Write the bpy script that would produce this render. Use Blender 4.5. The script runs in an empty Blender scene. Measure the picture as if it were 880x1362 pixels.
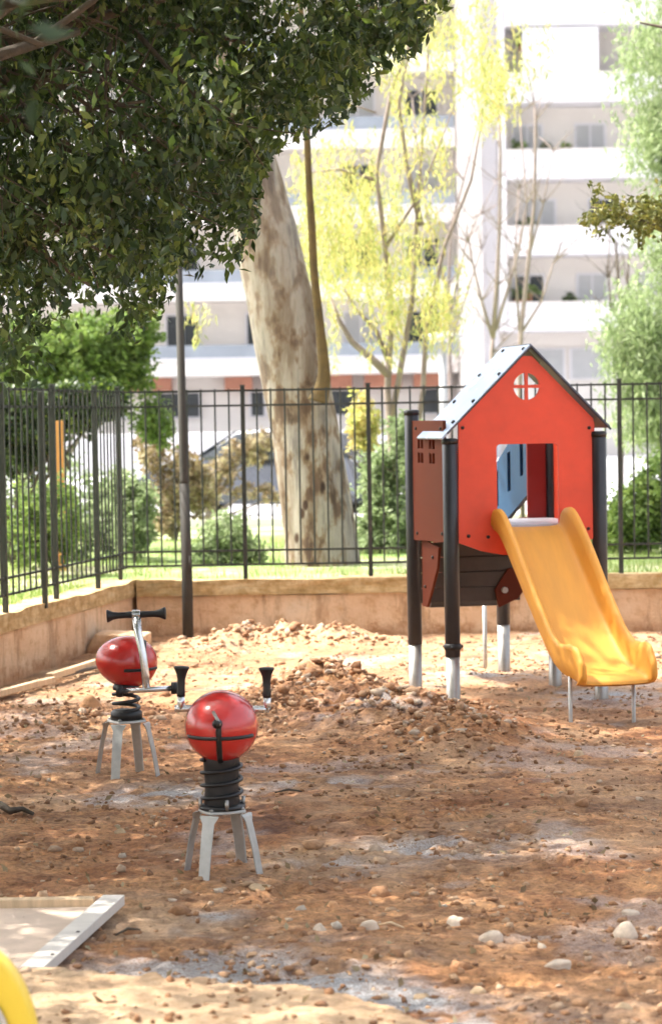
import bpy, math, random
import numpy as np
from mathutils import Vector, Matrix, Euler
random.seed(7); rng = np.random.default_rng(7)
R = math.radians
scn = bpy.context.scene
col = scn.collection

# ------------------------------------------------------------------ camera
F = 3160.0                      # focal length in photo pixels (880 x 1362)
CAMH = 1.6
PITCH = math.atan((681 - 558) / F)
ROLL = -R(0.95)
RM = (Matrix.Rotation(math.pi/2 - PITCH, 3, 'X') @ Matrix.Rotation(ROLL, 3, 'Z'))
CAM = Vector((0, 0, CAMH))
def ray(px, py): return RM @ Vector(((px-440)/F, -(py-681)/F, -1.0))
def G(px, py, z=0.0):
    d = ray(px, py); t = (z-CAMH)/d.z; return CAM + d*t
def P(px, py, Y):
    d = ray(px, py); return CAM + d*(Y/d.y)
RMI = np.array(RM.transposed())
def proj(a):
    a = np.asarray(a, dtype=float) - np.array(CAM)
    c = a @ RMI.T
    w = np.maximum(-c[:, 2], 1e-3)
    return 440 + F*c[:, 0]/w, 681 - F*c[:, 1]/w
SUN_EL = R(58); SUN_AZ = math.atan2(-0.97, 0.22)       # towards the sun, azimuth measured from +Y
SUN = Vector((math.sin(SUN_AZ)*math.cos(SUN_EL), math.cos(SUN_AZ)*math.cos(SUN_EL), math.sin(SUN_EL)))

cd = bpy.data.cameras.new('camera'); cam = bpy.data.objects.new('camera', cd); col.objects.link(cam)
cam.matrix_world = Matrix.Translation(CAM) @ RM.to_4x4()
cd.sensor_fit = 'VERTICAL'; cd.sensor_height = 36; cd.sensor_width = 24
cd.lens = F/1362*36; cd.clip_end = 2000; cd.clip_start = .05
cd.dof.use_dof = True; cd.dof.focus_distance = 10.0; cd.dof.aperture_fstop = 4.2
scn.camera = cam

# ------------------------------------------------------------------ noise
def hsh(ix, iy, s):
    n = (ix.astype(np.int64)*374761393 + iy.astype(np.int64)*668265263 + s*982451653) & 0x7fffffff
    n = ((n ^ (n >> 13))*1274126177) & 0x7fffffff
    return ((n ^ (n >> 16)) & 0xffff)/65535.0
def vn(x, y, s=0):
    ix = np.floor(x); iy = np.floor(y); fx = x-ix; fy = y-iy
    fx = fx*fx*(3-2*fx); fy = fy*fy*(3-2*fy)
    a = hsh(ix, iy, s); b = hsh(ix+1, iy, s); c = hsh(ix, iy+1, s); d = hsh(ix+1, iy+1, s)
    return (a*(1-fx)+b*fx)*(1-fy)+(c*(1-fx)+d*fx)*fy
def fbm(x, y, f, o=4, s=0, g=.5):
    r = 0; a = 1; t = 0
    for i in range(o):
        r = r + a*vn(x*f+17.3*i, y*f-9.1*i, s+i); t += a; a *= g; f *= 2.03
    return r/t
def sst(a, b, x):
    t = np.clip((x-a)/(b-a), 0, 1); return t*t*(3-2*t)

# ------------------------------------------------------------------ materials
MATS = {}
def new_mat(name):
    m = bpy.data.materials.new(name); m.use_nodes = True
    nt = m.node_tree; b = nt.nodes['Principled BSDF']; MATS[name] = m
    return m, nt, b
def N(nt, t, **k):
    n = nt.nodes.new(t)
    for a, v in k.items():
        if a in n.inputs.keys(): n.inputs[a].default_value = v
        else: setattr(n, a, v)
    return n
def noise(nt, scale, detail=6, rough=.6, vec=None, stretch=None):
    n = nt.nodes.new('ShaderNodeTexNoise'); n.inputs['Scale'].default_value = scale
    n.inputs['Detail'].default_value = detail; n.inputs['Roughness'].default_value = rough
    tc = nt.nodes.new('ShaderNodeTexCoord')
    if stretch:
        mp = nt.nodes.new('ShaderNodeMapping'); mp.inputs['Scale'].default_value = stretch
        nt.links.new(tc.outputs['Object'], mp.inputs['Vector']); nt.links.new(mp.outputs[0], n.inputs['Vector'])
    else: nt.links.new(tc.outputs['Object'], n.inputs['Vector'])
    return n.outputs['Fac']
def ramp(nt, fac, stops):
    r = nt.nodes.new('ShaderNodeValToRGB'); e = r.color_ramp.elements
    while len(e) < len(stops): e.new(.5)
    for el, (p, c) in zip(e, stops):
        el.position = p; el.color = (c[0], c[1], c[2], 1) if not isinstance(c, (int, float)) else (c, c, c, 1)
    nt.links.new(fac, r.inputs['Fac']); return r.outputs['Color']
def mix(nt, fac, a, b, mode='MIX'):
    m = nt.nodes.new('ShaderNodeMix'); m.data_type = 'RGBA'; m.blend_type = mode
    for sock, v in ((m.inputs['Factor'], fac), (m.inputs['A'], a), (m.inputs['B'], b)):
        pass
    ins = [i for i in m.inputs if i.enabled]
    f, A, B = ins[0], ins[1], ins[2]
    for s, v in ((f, fac), (A, a), (B, b)):
        if isinstance(v, (int, float)): s.default_value = v
        elif isinstance(v, tuple): s.default_value = (v[0], v[1], v[2], 1)
        else: nt.links.new(v, s)
    return [o for o in m.outputs if o.enabled][0]
def bump(nt, b, h, strength=.3, dist=.01):
    n = nt.nodes.new('ShaderNodeBump'); n.inputs['Strength'].default_value = strength
    n.inputs['Distance'].default_value = dist
    nt.links.new(h, n.inputs['Height']); nt.links.new(n.outputs[0], b.inputs['Normal'])
def mat(name, c, rough=.6, metal=0, var=.15, scale=6, bs=.15, bscale=60, bd=.004, spec=.5, coat=0, stretch=None):
    m, nt, b = new_mat(name)
    f = noise(nt, scale, 6, .65, stretch=stretch)
    lo = tuple(x*(1-var) for x in c); hi = tuple(min(1, x*(1+var)) for x in c)
    nt.links.new(ramp(nt, f, [(.3, lo), (.7, hi)]), b.inputs['Base Color'])
    b.inputs['Metallic'].default_value = metal; b.inputs['Specular IOR Level'].default_value = spec
    b.inputs['Coat Weight'].default_value = coat; b.inputs['Coat Roughness'].default_value = .15
    f2 = noise(nt, bscale, 4, .6)
    r = nt.nodes.new('ShaderNodeMapRange'); r.inputs['To Min'].default_value = max(0, rough-.08); r.inputs['To Max'].default_value = min(1, rough+.1)
    nt.links.new(f, r.inputs['Value']); nt.links.new(r.outputs[0], b.inputs['Roughness'])
    if bs: bump(nt, b, f2, bs, bd)
    return m
def leaf_mat(name, stops, trans=.35, rough=.45, tcol=None):
    m, nt, b = new_mat(name)
    a = nt.nodes.new('ShaderNodeAttribute'); a.attribute_name = 'rnd'
    c = ramp(nt, a.outputs['Fac'], stops)
    nt.links.new(c, b.inputs['Base Color']); b.inputs['Roughness'].default_value = rough
    b.inputs['Specular IOR Level'].default_value = .35
    t = nt.nodes.new('ShaderNodeBsdfTranslucent')
    if tcol: tc = mix(nt, 1.0, c, tcol, 'MULTIPLY')
    else: tc = c
    nt.links.new(tc, t.inputs['Color'])
    ms = nt.nodes.new('ShaderNodeMixShader'); ms.inputs[0].default_value = trans
    nt.links.new(b.outputs[0], ms.inputs[1]); nt.links.new(t.outputs[0], ms.inputs[2])
    nt.links.new(ms.outputs[0], nt.nodes['Material Output'].inputs['Surface'])
    return m

# ------------------------------------------------------------------ mesh helper
class MB:
    def __init__(s): s.v = []; s.f = []
    def add(s, vs, fs, M=None):
        o = len(s.v)
        for p in vs:
            p = Vector(p); s.v.append(tuple(M @ p if M else p))
        s.f += [tuple(o+i for i in f) for f in fs]
    def box(s, a, b, M=None):
        x0, y0, z0 = a; x1, y1, z1 = b
        s.add([(x0,y0,z0),(x1,y0,z0),(x1,y1,z0),(x0,y1,z0),(x0,y0,z1),(x1,y0,z1),(x1,y1,z1),(x0,y1,z1)],
              [(0,3,2,1),(4,5,6,7),(0,1,5,4),(1,2,6,5),(2,3,7,6),(3,0,4,7)], M)
    def tube(s, pts, rad, n=12, cap=True, jit=0, flat=1.0):
        pts = [Vector(p) for p in pts]
        if isinstance(rad, (int, float)): rad = [rad]*len(pts)
        o = len(s.v); up = None
        for i, p in enumerate(pts):
            t = (pts[min(i+1, len(pts)-1)]-pts[max(i-1, 0)]).normalized()
            if up is None:
                up = Vector((0,0,1)) if abs(t.z) < .9 else Vector((1,0,0))
                up = (up - t*up.dot(t)).normalized()
            else:
                up = up - t*up.dot(t)
                up = up.normalized() if up.length > 1e-6 else t.orthogonal().normalized()
            sd = t.cross(up)
            for k in range(n):
                a = 2*math.pi*k/n; r = rad[i]*(1+(random.uniform(-jit, jit) if jit else 0))
                s.v.append(tuple(p + up*(math.cos(a)*r*flat) + sd*(math.sin(a)*r)))
        for i in range(len(pts)-1):
            for k in range(n):
                a = o+i*n+k; b = o+i*n+(k+1) % n
                s.f.append((a, b, b+n, a+n))
        if cap:
            s.f.append(tuple(o+k for k in reversed(range(n))))
            e = o+(len(pts)-1)*n; s.f.append(tuple(e+k for k in range(n)))
    def lathe(s, prof, n=24, M=None):
        vs = []; fs = []
        for r, z in prof:
            for k in range(n):
                a = 2*math.pi*k/n; vs.append((r*math.cos(a), r*math.sin(a), z))
        for i in range(len(prof)-1):
            for k in range(n):
                a = i*n+k; b = i*n+(k+1) % n; fs.append((a, b, b+n, a+n))
        fs.append(tuple(reversed(range(n)))); e = (len(prof)-1)*n; fs.append(tuple(e+k for k in range(n)))
        s.add(vs, fs, M)
    def ellip(s, c, r, nu=40, nv=28, M=None, warp=None):
        vs = []; fs = []
        for j in range(nv+1):
            th = math.pi*j/nv
            for i in range(nu):
                ph = 2*math.pi*i/nu
                p = Vector((math.sin(th)*math.cos(ph), math.sin(th)*math.sin(ph), math.cos(th)))
                if warp: p = warp(p)
                vs.append((c[0]+r[0]*p.x, c[1]+r[1]*p.y, c[2]+r[2]*p.z))
        for j in range(nv):
            for i in range(nu):
                a = j*nu+i; b = j*nu+(i+1) % nu; fs.append((a, a+nu, b+nu, b))
        s.add(vs, fs, M)
    def prism(s, poly, d0, d1, M=None):            # poly in local x,z ; extruded along y
        n = len(poly)
        vs = [(x, d0, z) for x, z in poly]+[(x, d1, z) for x, z in poly]
        fs = [tuple(range(n)), tuple(reversed(range(n, 2*n)))]+[(i, i+n, (i+1) % n+n, (i+1) % n) for i in range(n)]
        s.add(vs, fs, M)
    def build(s, name, m, parent=None, smooth=False, bevel=0, loc=None):
        me = bpy.data.meshes.new(name); me.from_pydata(s.v, [], s.f); me.update(calc_edges=True)
        o = bpy.data.objects.new(name, me); col.objects.link(o); me.materials.append(m)
        import bmesh
        bm = bmesh.new(); bm.from_mesh(me); bmesh.ops.remove_doubles(bm, verts=bm.verts, dist=1e-5)
        bmesh.ops.recalc_face_normals(bm, faces=bm.faces); bm.to_mesh(me); bm.free()
        if smooth: me.shade_smooth()
        if parent: o.parent = parent
        if loc: o.location = loc
        if bevel:
            b = o.modifiers.new('bevel', 'BEVEL'); b.width = bevel; b.segments = 2; b.limit_method = 'ANGLE'; b.angle_limit = R(40)
            if smooth:
                pass
        return o
def npmesh(name, v, f, m, parent=None, attr=None, smooth=False):
    v = np.asarray(v, dtype=np.float32); f = np.asarray(f, dtype=np.int32)
    k = f.shape[1]; me = bpy.data.meshes.new(name)
    me.vertices.add(len(v)); me.vertices.foreach_set('co', v.ravel())
    me.loops.add(f.size); me.loops.foreach_set('vertex_index', f.ravel())
    me.polygons.add(len(f)); me.polygons.foreach_set('loop_start', np.arange(0, f.size, k, dtype=np.int32))
    me.update(calc_edges=True)
    for nme, (dom, dat) in (attr or {}).items():
        a = me.attributes.new(nme, 'FLOAT', dom); a.data.foreach_set('value', np.asarray(dat, dtype=np.float32))
    if smooth: me.shade_smooth()
    me.materials.append(m); o = bpy.data.objects.new(name, me); col.objects.link(o)
    if parent: o.parent = parent
    return o
def tag(o, label=None, cat=None, group=None, kind=None):
    if label: o['label'] = label
    if cat: o['category'] = cat
    if group: o['group'] = group
    if kind: o['kind'] = kind
    return o
def empty(name, loc, rz=0, label=None, cat=None, group=None):
    o = bpy.data.objects.new(name, None); o.empty_display_size = .1; col.objects.link(o)
    o.location = loc; o.rotation_euler = (0, 0, rz); return tag(o, label, cat, group)

# leaves: one folded rhombus (or blade) per leaf
def leaves(name, C, size, m, parent=None, aspect=.5, down=.0, droop=None, org=(0,0,0), clump=None):
    C = np.asarray(C); n = len(C); size = np.broadcast_to(size, (n,))
    d = rng.normal(size=(n, 3)); d[:, 2] = d[:, 2]*.8-down*1.6; d /= np.linalg.norm(d, axis=1)[:, None]
    nn = rng.normal(size=(n, 3)); nn[:, 2] += .5; s = np.cross(d, nn); s /= np.linalg.norm(s, axis=1)[:, None]+1e-9
    u = np.cross(s, d)
    L = size[:, None]; W = L*aspect*.5
    p0 = C-d*L*.5; p2 = C+d*L*.5
    p1 = C-d*L*.05+s*W+u*W*.35; p3 = C-d*L*.05-s*W+u*W*.35
    v = np.stack([p0, p1, p2, p3], 1).reshape(-1, 3)-np.array(org)
    b = np.arange(n)*4
    f = np.concatenate([np.stack([b, b+1, b+2], 1), np.stack([b, b+2, b+3], 1)])
    r = rng.random(n)*.75 if clump is None else np.clip(rng.random(n)*.5+clump*.5, 0, 1)
    return npmesh(name, v, f, m, parent, {'rnd': ('FACE', np.concatenate([r, r]))})

# ------------------------------------------------------------------ world, sun, view
w = bpy.data.worlds.new('World'); scn.world = w; w.use_nodes = True
nt = w.node_tree; bg = nt.nodes['Background']; sk = nt.nodes.new('ShaderNodeTexSky'); sk.sky_type = 'NISHITA'
sk.sun_disc = False; sk.sun_elevation = SUN_EL; sk.sun_rotation = SUN_AZ; sk.air_density = 1.0; sk.dust_density = 7.0; sk.ozone_density = .2
hs_ = nt.nodes.new('ShaderNodeHueSaturation'); hs_.inputs['Saturation'].default_value = .45
nt.links.new(sk.outputs[0], hs_.inputs['Color']); nt.links.new(hs_.outputs[0], bg.inputs[0]); bg.inputs[1].default_value = .15
sl = bpy.data.lights.new('sun', 'SUN'); so = bpy.data.objects.new('sun', sl); col.objects.link(so)
sl.energy = 2.5; sl.angle = R(.5); sl.color = (1, .95, .86)
so.rotation_euler = SUN.to_track_quat('Z', 'Y').to_euler(); so.location = (-6, 2, 12)
scn.view_settings.view_transform = 'Standard'; scn.view_settings.look = 'None'; scn.view_settings.gamma = 1
scn.view_settings.exposure = 2.08
scn.cycles.max_bounces = 8; scn.cycles.use_denoising = True

# ------------------------------------------------------------------ materials used
M = {}
M['steel'] = mat('galvanised_steel', (.36,.35,.33), .42, .8, .12, 18, .05, 90)
M['bright_steel'] = mat('polished_steel', (.7,.7,.7), .25, .9, .08, 14, .03, 60)
M['zinc'] = mat('pale_painted_steel', (.42,.42,.40), .45, .45, .14, 22, .08, 90)
M['post'] = mat('anthracite_paint', (.022,.022,.026), .35, .2, .2, 8, .05, 80, spec=.6)
M['iron'] = mat('black_iron_paint', (.022,.026,.022), .5, .1, .3, 14, .1, 120)
M['pole'] = mat('weathered_dark_pole', (.032,.028,.022), .75, 0, .35, 4, .15, 50)
M['red'] = mat('red_hdpe', (.76,.07,.027), .45, 0, .11, 4, .06, 220, bd=.001)
M['redball'] = mat('red_gloss_plastic', (.52,.022,.018), .22, 0, .08, 6, .02, 40, spec=.6, coat=.5)
M['red_shaded'] = mat('red_hdpe_shaded', (.115,.024,.010), .6, 0, .08, 4, .06, 200, bd=.001, spec=.12)  # the panel red, darkened and browned so side wall shade is in the colour
M['inner_red_shaded'] = mat('red_hdpe_inner_shade', (.20,.015,.012), .5, 0, .08, 4, .05, 200, bd=.001)  # same red darkened to put the interior shade into the rear panel
M['blue'] = mat('blue_hdpe', (.018,.07,.155), .45, 0, .08, 4, .05, 200, bd=.001)
M['yellow'] = mat('yellow_plastic', (.64,.29,.035), .6, 0, .10, 5, .08, 120, bd=.001, spec=.5, stretch=(3,.5,.5))
M['lemon'] = mat('lemon_plastic', (.85,.62,.06), .35, 0, .06, 3, .04, 120, bd=.001)
M['green'] = mat('green_plastic', (.12,.42,.22), .4, 0, .08, 3, .04, 120, bd=.001)
M['rubber'] = mat('black_rubber', (.008,.008,.009), .45, 0, .2, 20, .1, 100)
M['navy'] = mat('dark_navy_edge', (.03,.035,.055), .4, 0, .15, 8, .05, 100)
M['roof'] = mat('pale_roof_sheet', (.40,.50,.66), .25, .15, .05, 4, .03, 60, spec=.7)
M['deck'] = mat('pale_deck', (.5,.53,.58), .4, .1, .08, 8, .05, 60)
M['dark_board'] = mat('dark_brown_board', (.055,.045,.04), .55, 0, .25, 8, .15, 80)
M['olive'] = mat('olive_gable_board', (.22,.21,.12), .6, 0, .1, 8)  # olive grey tone of the gable piece
M['plaster'] = mat('ochre_plaster', (.5,.33,.21), .9, 0, .22, 2.2, .5, 25, bd=.02)
M['white_board'] = mat('white_painted_timber', (.56,.52,.47), .6, 0, .1, 10, .2, 40, stretch=(1,12,1))
M['timber'] = mat('pale_timber', (.58,.42,.26), .7, 0, .2, 5, .25, 60, stretch=(8,1,1))
M['ply'] = mat('dusty_plywood', (.58,.45,.35), .75, 0, .2, 6, .2, 50)
M['stone_pale'] = mat('pale_stone', (.55,.45,.35), .85, 0, .25, 30, .5, 60, bd=.004)
M['stone_tan'] = mat('tan_stone', (.42,.3,.18), .85, 0, .25, 30, .5, 60, bd=.004)
M['clay'] = mat('orange_clay', (.5,.28,.14), .9, 0, .25, 30, .6, 60, bd=.006)
M['render_white'] = mat('white_render', (.70,.68,.70), .85, 0, .05, .4, .1, 5)
M['render_cream'] = mat('cream_render', (.74,.69,.64), .85, 0, .06, .4, .1, 5)
M['terracotta'] = mat('terracotta_fascia', (.5,.21,.13), .8, 0, .15, 1.5, .1, 5)
M['glass_dark'] = mat('dark_window_glass', (.018,.024,.03), .25, 0, .2, .6, 0, spec=.35)
M['glass_blue'] = mat('blue_grey_glass_panel', (.27,.30,.34), .2, 0, .15, .5, 0, spec=.6)
M['shutter'] = mat('grey_shutter', (.42,.42,.42), .6, 0, .1, 1, 0)
M['car_paint'] = mat('blue_grey_car_paint', (.05,.055,.07), .25, .3, .04, 1, 0, coat=.8)
M['tyre'] = mat('tyre', (.02,.02,.02), .8, 0, .2, 10)
M['bark_grey'] = mat('grey_bark', (.24,.19,.17), .9, 0, .3, 6, .6, 20, bd=.02)
M['bark_dark'] = mat('dark_bark', (.09,.07,.05), .9, 0, .3, 6, .6, 20, bd=.02)
M['bark_ochre'] = mat('ochre_stem_bark', (.10,.065,.02), .9, 0, .35, 10, .6, 20, bd=.02)

def wall_material():
    m, nt, b = new_mat('old_concrete_wall')
    f1 = noise(nt, 1.4, 8, .7); f2 = noise(nt, 9, 8, .7); f3 = noise(nt, 45, 6, .7)
    base = ramp(nt, f1, [(.28,(.50,.31,.17)),(.45,(.62,.42,.26)),(.6,(.70,.52,.35)),(.8,(.62,.5,.38))])
    grime = ramp(nt, f2, [(.33,(.7,.58,.42)),(.5,(1,1,1))])
    c = mix(nt, .8, base, grime, 'MULTIPLY')
    st1 = noise(nt, 3.2, 6, .7, stretch=(1.6,1.6,.35)); c = mix(nt, .65, c, ramp(nt, st1, [(.36,(.42,.33,.24)),(.47,(1,1,1))]), 'MULTIPLY')
    tcw = nt.nodes.new('ShaderNodeTexCoord'); hw = nt.nodes.new('ShaderNodeSeparateXYZ'); nt.links.new(tcw.outputs['Object'], hw.inputs[0])
    ad0 = N(nt, 'ShaderNodeMath', operation='MULTIPLY_ADD'); nt.links.new(f2, ad0.inputs[0]); ad0.inputs[1].default_value = .28; nt.links.new(hw.outputs['Z'], ad0.inputs[2])
    c = mix(nt, .7, c, ramp(nt, ad0.outputs[0], [(.15,(.55,.36,.22)),(.24,(1,1,1))]), 'MULTIPLY')
    nt.links.new(c, b.inputs['Base Color']); b.inputs['Roughness'].default_value = .92
    ad = N(nt, 'ShaderNodeMath', operation='ADD'); nt.links.new(f2, ad.inputs[0]); nt.links.new(f3, ad.inputs[1])
    bump(nt, b, ad.outputs[0], .7, .02)
    return m
M['wall'] = wall_material()
def cap_material():
    m, nt, b = new_mat('mossy_concrete_cap')
    f1 = noise(nt, 3, 8, .7, stretch=(1,1,6)); f2 = noise(nt, 14, 8, .7)
    base = ramp(nt, f1, [(.3,(.30,.22,.10)),(.48,(.50,.36,.18)),(.62,(.58,.46,.28)),(.8,(.6,.52,.38))])
    grime = ramp(nt, f2, [(.36,(.5,.42,.22)),(.62,(1,1,1))])
    nt.links.new(mix(nt, .8, base, grime, 'MULTIPLY'), b.inputs['Base Color']); b.inputs['Roughness'].default_value = .92
    bump(nt, b, f2, .8, .02); return m
M['cap'] = cap_material()
def euc_material():
    m, nt, b = new_mat('mottled_eucalyptus_bark')
    a = noise(nt, 3.0, 7, .66, stretch=(1.4,1.4,.22)); c = noise(nt, 7, 6, .62, stretch=(1,1,.5)); d = noise(nt, 60, 5, .6, stretch=(1,1,.15))
    base = ramp(nt, a, [(.3,(.12,.085,.055)),(.43,(.21,.16,.115)),(.52,(.34,.30,.25)),(.62,(.145,.125,.11)),(.75,(.38,.34,.29))])
    pl = ramp(nt, c, [(.40,(.30,.17,.09)),(.46,(.7,.55,.4)),(.51,(1,1,1))])
    tc0 = nt.nodes.new('ShaderNodeTexCoord'); h0 = nt.nodes.new('ShaderNodeSeparateXYZ'); nt.links.new(tc0.outputs['Object'], h0.inputs[0])
    hm0 = N(nt, 'ShaderNodeMapRange'); hm0.inputs['From Min'].default_value = 3.0; hm0.inputs['From Max'].default_value = .9
    hm0.inputs['To Min'].default_value = .55; hm0.inputs['To Max'].default_value = .9; nt.links.new(h0.outputs['Z'], hm0.inputs['Value'])
    e = mix(nt, hm0.outputs[0], base, pl, 'MULTIPLY')
    spots = N(nt, 'ShaderNodeTexVoronoi'); spots.inputs['Scale'].default_value = 5.5
    tc = nt.nodes.new('ShaderNodeTexCoord'); mp = nt.nodes.new('ShaderNodeMapping'); mp.inputs['Scale'].default_value = (1.3,1.3,.7)
    nt.links.new(tc.outputs['Object'], mp.inputs[0]); nt.links.new(mp.outputs[0], spots.inputs['Vector'])
    sp = ramp(nt, spots.outputs['Distance'], [(.13,(.18,.09,.04)),(.22,(1,1,1))])
    h = nt.nodes.new('ShaderNodeSeparateXYZ'); nt.links.new(tc.outputs['Object'], h.inputs[0])
    hm = N(nt, 'ShaderNodeMapRange'); hm.inputs['From Min'].default_value = 1.5; hm.inputs['From Max'].default_value = .9
    nt.links.new(h.outputs['Z'], hm.inputs['Value'])
    e2 = mix(nt, hm.outputs[0], e, mix(nt, 1.0, e, sp, 'MULTIPLY'))
    nt.links.new(e2, b.inputs['Base Color']); b.inputs['Roughness'].default_value = .8
    ad = N(nt, 'ShaderNodeMath', operation='ADD'); nt.links.new(c, ad.inputs[0]); nt.links.new(d, ad.inputs[1])
    bump(nt, b, ad.outputs[0], .5, .02); return m
M['euc'] = euc_material()
def ground_material():
    m, nt, b = new_mat('disturbed_soil')
    def at(n):
        a = nt.nodes.new('ShaderNodeAttribute'); a.attribute_name = n; return a.outputs['Fac']
    f1 = noise(nt, .9, 8, .62); f2 = noise(nt, 7, 8, .7); f3 = noise(nt, 38, 6, .75); f4 = noise(nt, 130, 4, .7)
    c = ramp(nt, f1, [(.3,(.25,.105,.042)),(.42,(.42,.19,.078)),(.51,(.52,.275,.125)),(.6,(.41,.24,.13)),(.72,(.50,.36,.26))])
    c = mix(nt, .75, c, ramp(nt, f2, [(.36,(.5,.36,.27)),(.5,(1,.95,.9)),(.62,(1.3,1.28,1.22))]), 'MULTIPLY')
    c = mix(nt, .7, c, ramp(nt, f3, [(.36,(.34,.26,.2)),(.5,(1,1,1)),(.64,(1.5,1.45,1.4))]), 'MULTIPLY')
    pale = ramp(nt, f3, [(.3,(.58,.36,.19)),(.7,(.86,.62,.40))])
    c = mix(nt, at('pale'), c, pale)
    gf = N(nt, 'ShaderNodeMath', operation='MULTIPLY'); nt.links.new(at('grey'), gf.inputs[0])
    nt.links.new(ramp(nt, f3, [(.32, 0.0), (.47, 1.0)]), gf.inputs[1])
    c = mix(nt, gf.outputs[0], c, ramp(nt, f4, [(.34,(.20,.18,.17)),(.5,(.42,.41,.41)),(.62,(.72,.72,.73))]))
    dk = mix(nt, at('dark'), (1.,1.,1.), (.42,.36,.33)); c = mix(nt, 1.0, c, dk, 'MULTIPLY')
    nt.links.new(c, b.inputs['Base Color'])
    rr = mix(nt, gf.outputs[0], (.92,.92,.92), (.30,.30,.30)); nt.links.new(rr, b.inputs['Roughness'])
    ad = N(nt, 'ShaderNodeMath', operation='ADD'); nt.links.new(f3, ad.inputs[0]); nt.links.new(f4, ad.inputs[1])
    bump(nt, b, ad.outputs[0], .9, .022); return m
M['soil'] = ground_material()
m, nt, b = new_mat('soil_clods'); a_ = nt.nodes.new('ShaderNodeAttribute'); a_.attribute_name = 'rnd'
cc = ramp(nt, a_.outputs['Fac'], [(0,(.20,.10,.05)),(.4,(.36,.19,.095)),(.7,(.45,.29,.17)),(.9,(.46,.36,.27)),(1,(.52,.46,.38))])
nt.links.new(mix(nt, .6, cc, ramp(nt, noise(nt, 60, 4), [(.3,(.6,.55,.5)),(.7,(1.2,1.2,1.2))]), 'MULTIPLY'), b.inputs['Base Color'])
b.inputs['Roughness'].default_value = .95; bump(nt, b, noise(nt, 110, 4), .6, .01); M['clods'] = m
m, nt, b = new_mat('lawn_soil')
nt.links.new(ramp(nt, noise(nt, .7, 8, .7), [(.35,(.10,.17,.04)),(.5,(.2,.26,.08)),(.62,(.42,.38,.26)),(.75,(.5,.46,.36))]), b.inputs['Base Color'])
b.inputs['Roughness'].default_value = .95; M['lawn'] = m
M['road'] = mat('pale_worn_asphalt', (.30,.30,.32), .9, 0, .1, 1, .2, 30)
M['leaf_dark'] = leaf_mat('dark_glossy_leaf', [(0,(.016,.030,.014)),(.4,(.036,.060,.026)),(.7,(.085,.125,.042)),(.9,(.19,.23,.07)),(1,(.34,.35,.14))], .3, .38, (1.3,1.5,.6))
M['leaf_mid'] = leaf_mat('mid_green_leaf', [(0,(.08,.14,.03)),(.5,(.17,.26,.06)),(1,(.34,.42,.12))], .45, .5)
M['leaf_yellow'] = leaf_mat('yellow_hanging_leaf', [(0,(.30,.34,.10)),(.3,(.46,.48,.16)),(.6,(.58,.52,.18)),(.85,(.55,.40,.20)),(1,(.66,.62,.40))], .55, .5)
M['leaf_pale'] = leaf_mat('pale_green_leaf', [(0,(.16,.22,.10)),(.5,(.29,.37,.18)),(1,(.48,.54,.33))], .5, .5)
M['leaf_dry'] = leaf_mat('dry_leaf', [(0,(.14,.085,.04)),(.5,(.30,.23,.13)),(1,(.55,.50,.33))], .35, .6)
M['leaf_olive'] = leaf_mat('olive_leaf', [(0,(.06,.075,.015)),(.5,(.13,.14,.03)),(1,(.26,.24,.06))], .35, .5)
M['grass'] = leaf_mat('grass_blade', [(0,(.12,.2,.04)),(.6,(.25,.34,.08)),(1,(.45,.46,.2))], .45, .6)

# ------------------------------------------------------------------ playground soil
corner = G(172, 849); BY = G(450, 846).y
WT = .43
near = G(8, 814, WT); cx, cy = corner.x, BY
def xw(Y): return cx + .075 + (near.x-cx)*(cy-Y)/(cy-near.y)          # inner face of the left wall
bank_px = [(-200,1270),(60,1284),(160,1290),(250,1299),(400,1310),(460,1320),(520,1337),(600,1364),(660,1390),(900,1480)]
bank = [G(p[0], p[1]+3, .075) for p in bank_px]; bkx = np.array([p.x for p in bank]); bky = np.array([p.y for p in bank])
def blob(x, y, px, py, sx, sy, rot=0):
    c = G(px, py); dx = x-c.x; dy = y-c.y; ca, sa = math.cos(rot), math.sin(rot)
    return np.exp(-((dx*ca+dy*sa)/sx)**2-((-dx*sa+dy*ca)/sy)**2)
def masks(x, y):
    mound = .95*blob(x,y,430,930,.40,.55)+.75*blob(x,y,530,962,.42,.5)+.5*blob(x,y,615,985,.34,.45)+.35*blob(x,y,350,955,.3,.4)
    heap = 1.25*blob(x,y,250,842,.28,.35)+.75*blob(x,y,330,858,.4,.35)+.6*blob(x,y,450,858,.45,.3)
    lheap = .5*blob(x,y,110,960,.35,.6)
    # signed distance behind the near sandy bank
    nb = sst(.06, -.05, y-np.interp(x, bkx, bky)+.09*(fbm(x,y,3,3,31)-.5)+.05*(fbm(x,y,14,2,33)-.5))
    return mound, heap, lheap, nb
_r = random.Random(5); FOOT = []
for sx_, sy_, dx_, dy_, n_ in ((-.9,7.2,.30,.42,8),(1.4,7.0,-.20,.5,8),(.1,9.4,.42,.2,6),(-.6,6.6,.5,.12,4)):
    for i in range(n_):
        a_ = math.atan2(dy_, dx_); o_ = .09*(1 if i % 2 else -1); FOOT.append((sx_+dx_*i-math.sin(a_)*o_+_r.gauss(0,.03), sy_+dy_*i+math.cos(a_)*o_+_r.gauss(0,.03), a_+_r.gauss(0,.15)))
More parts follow.
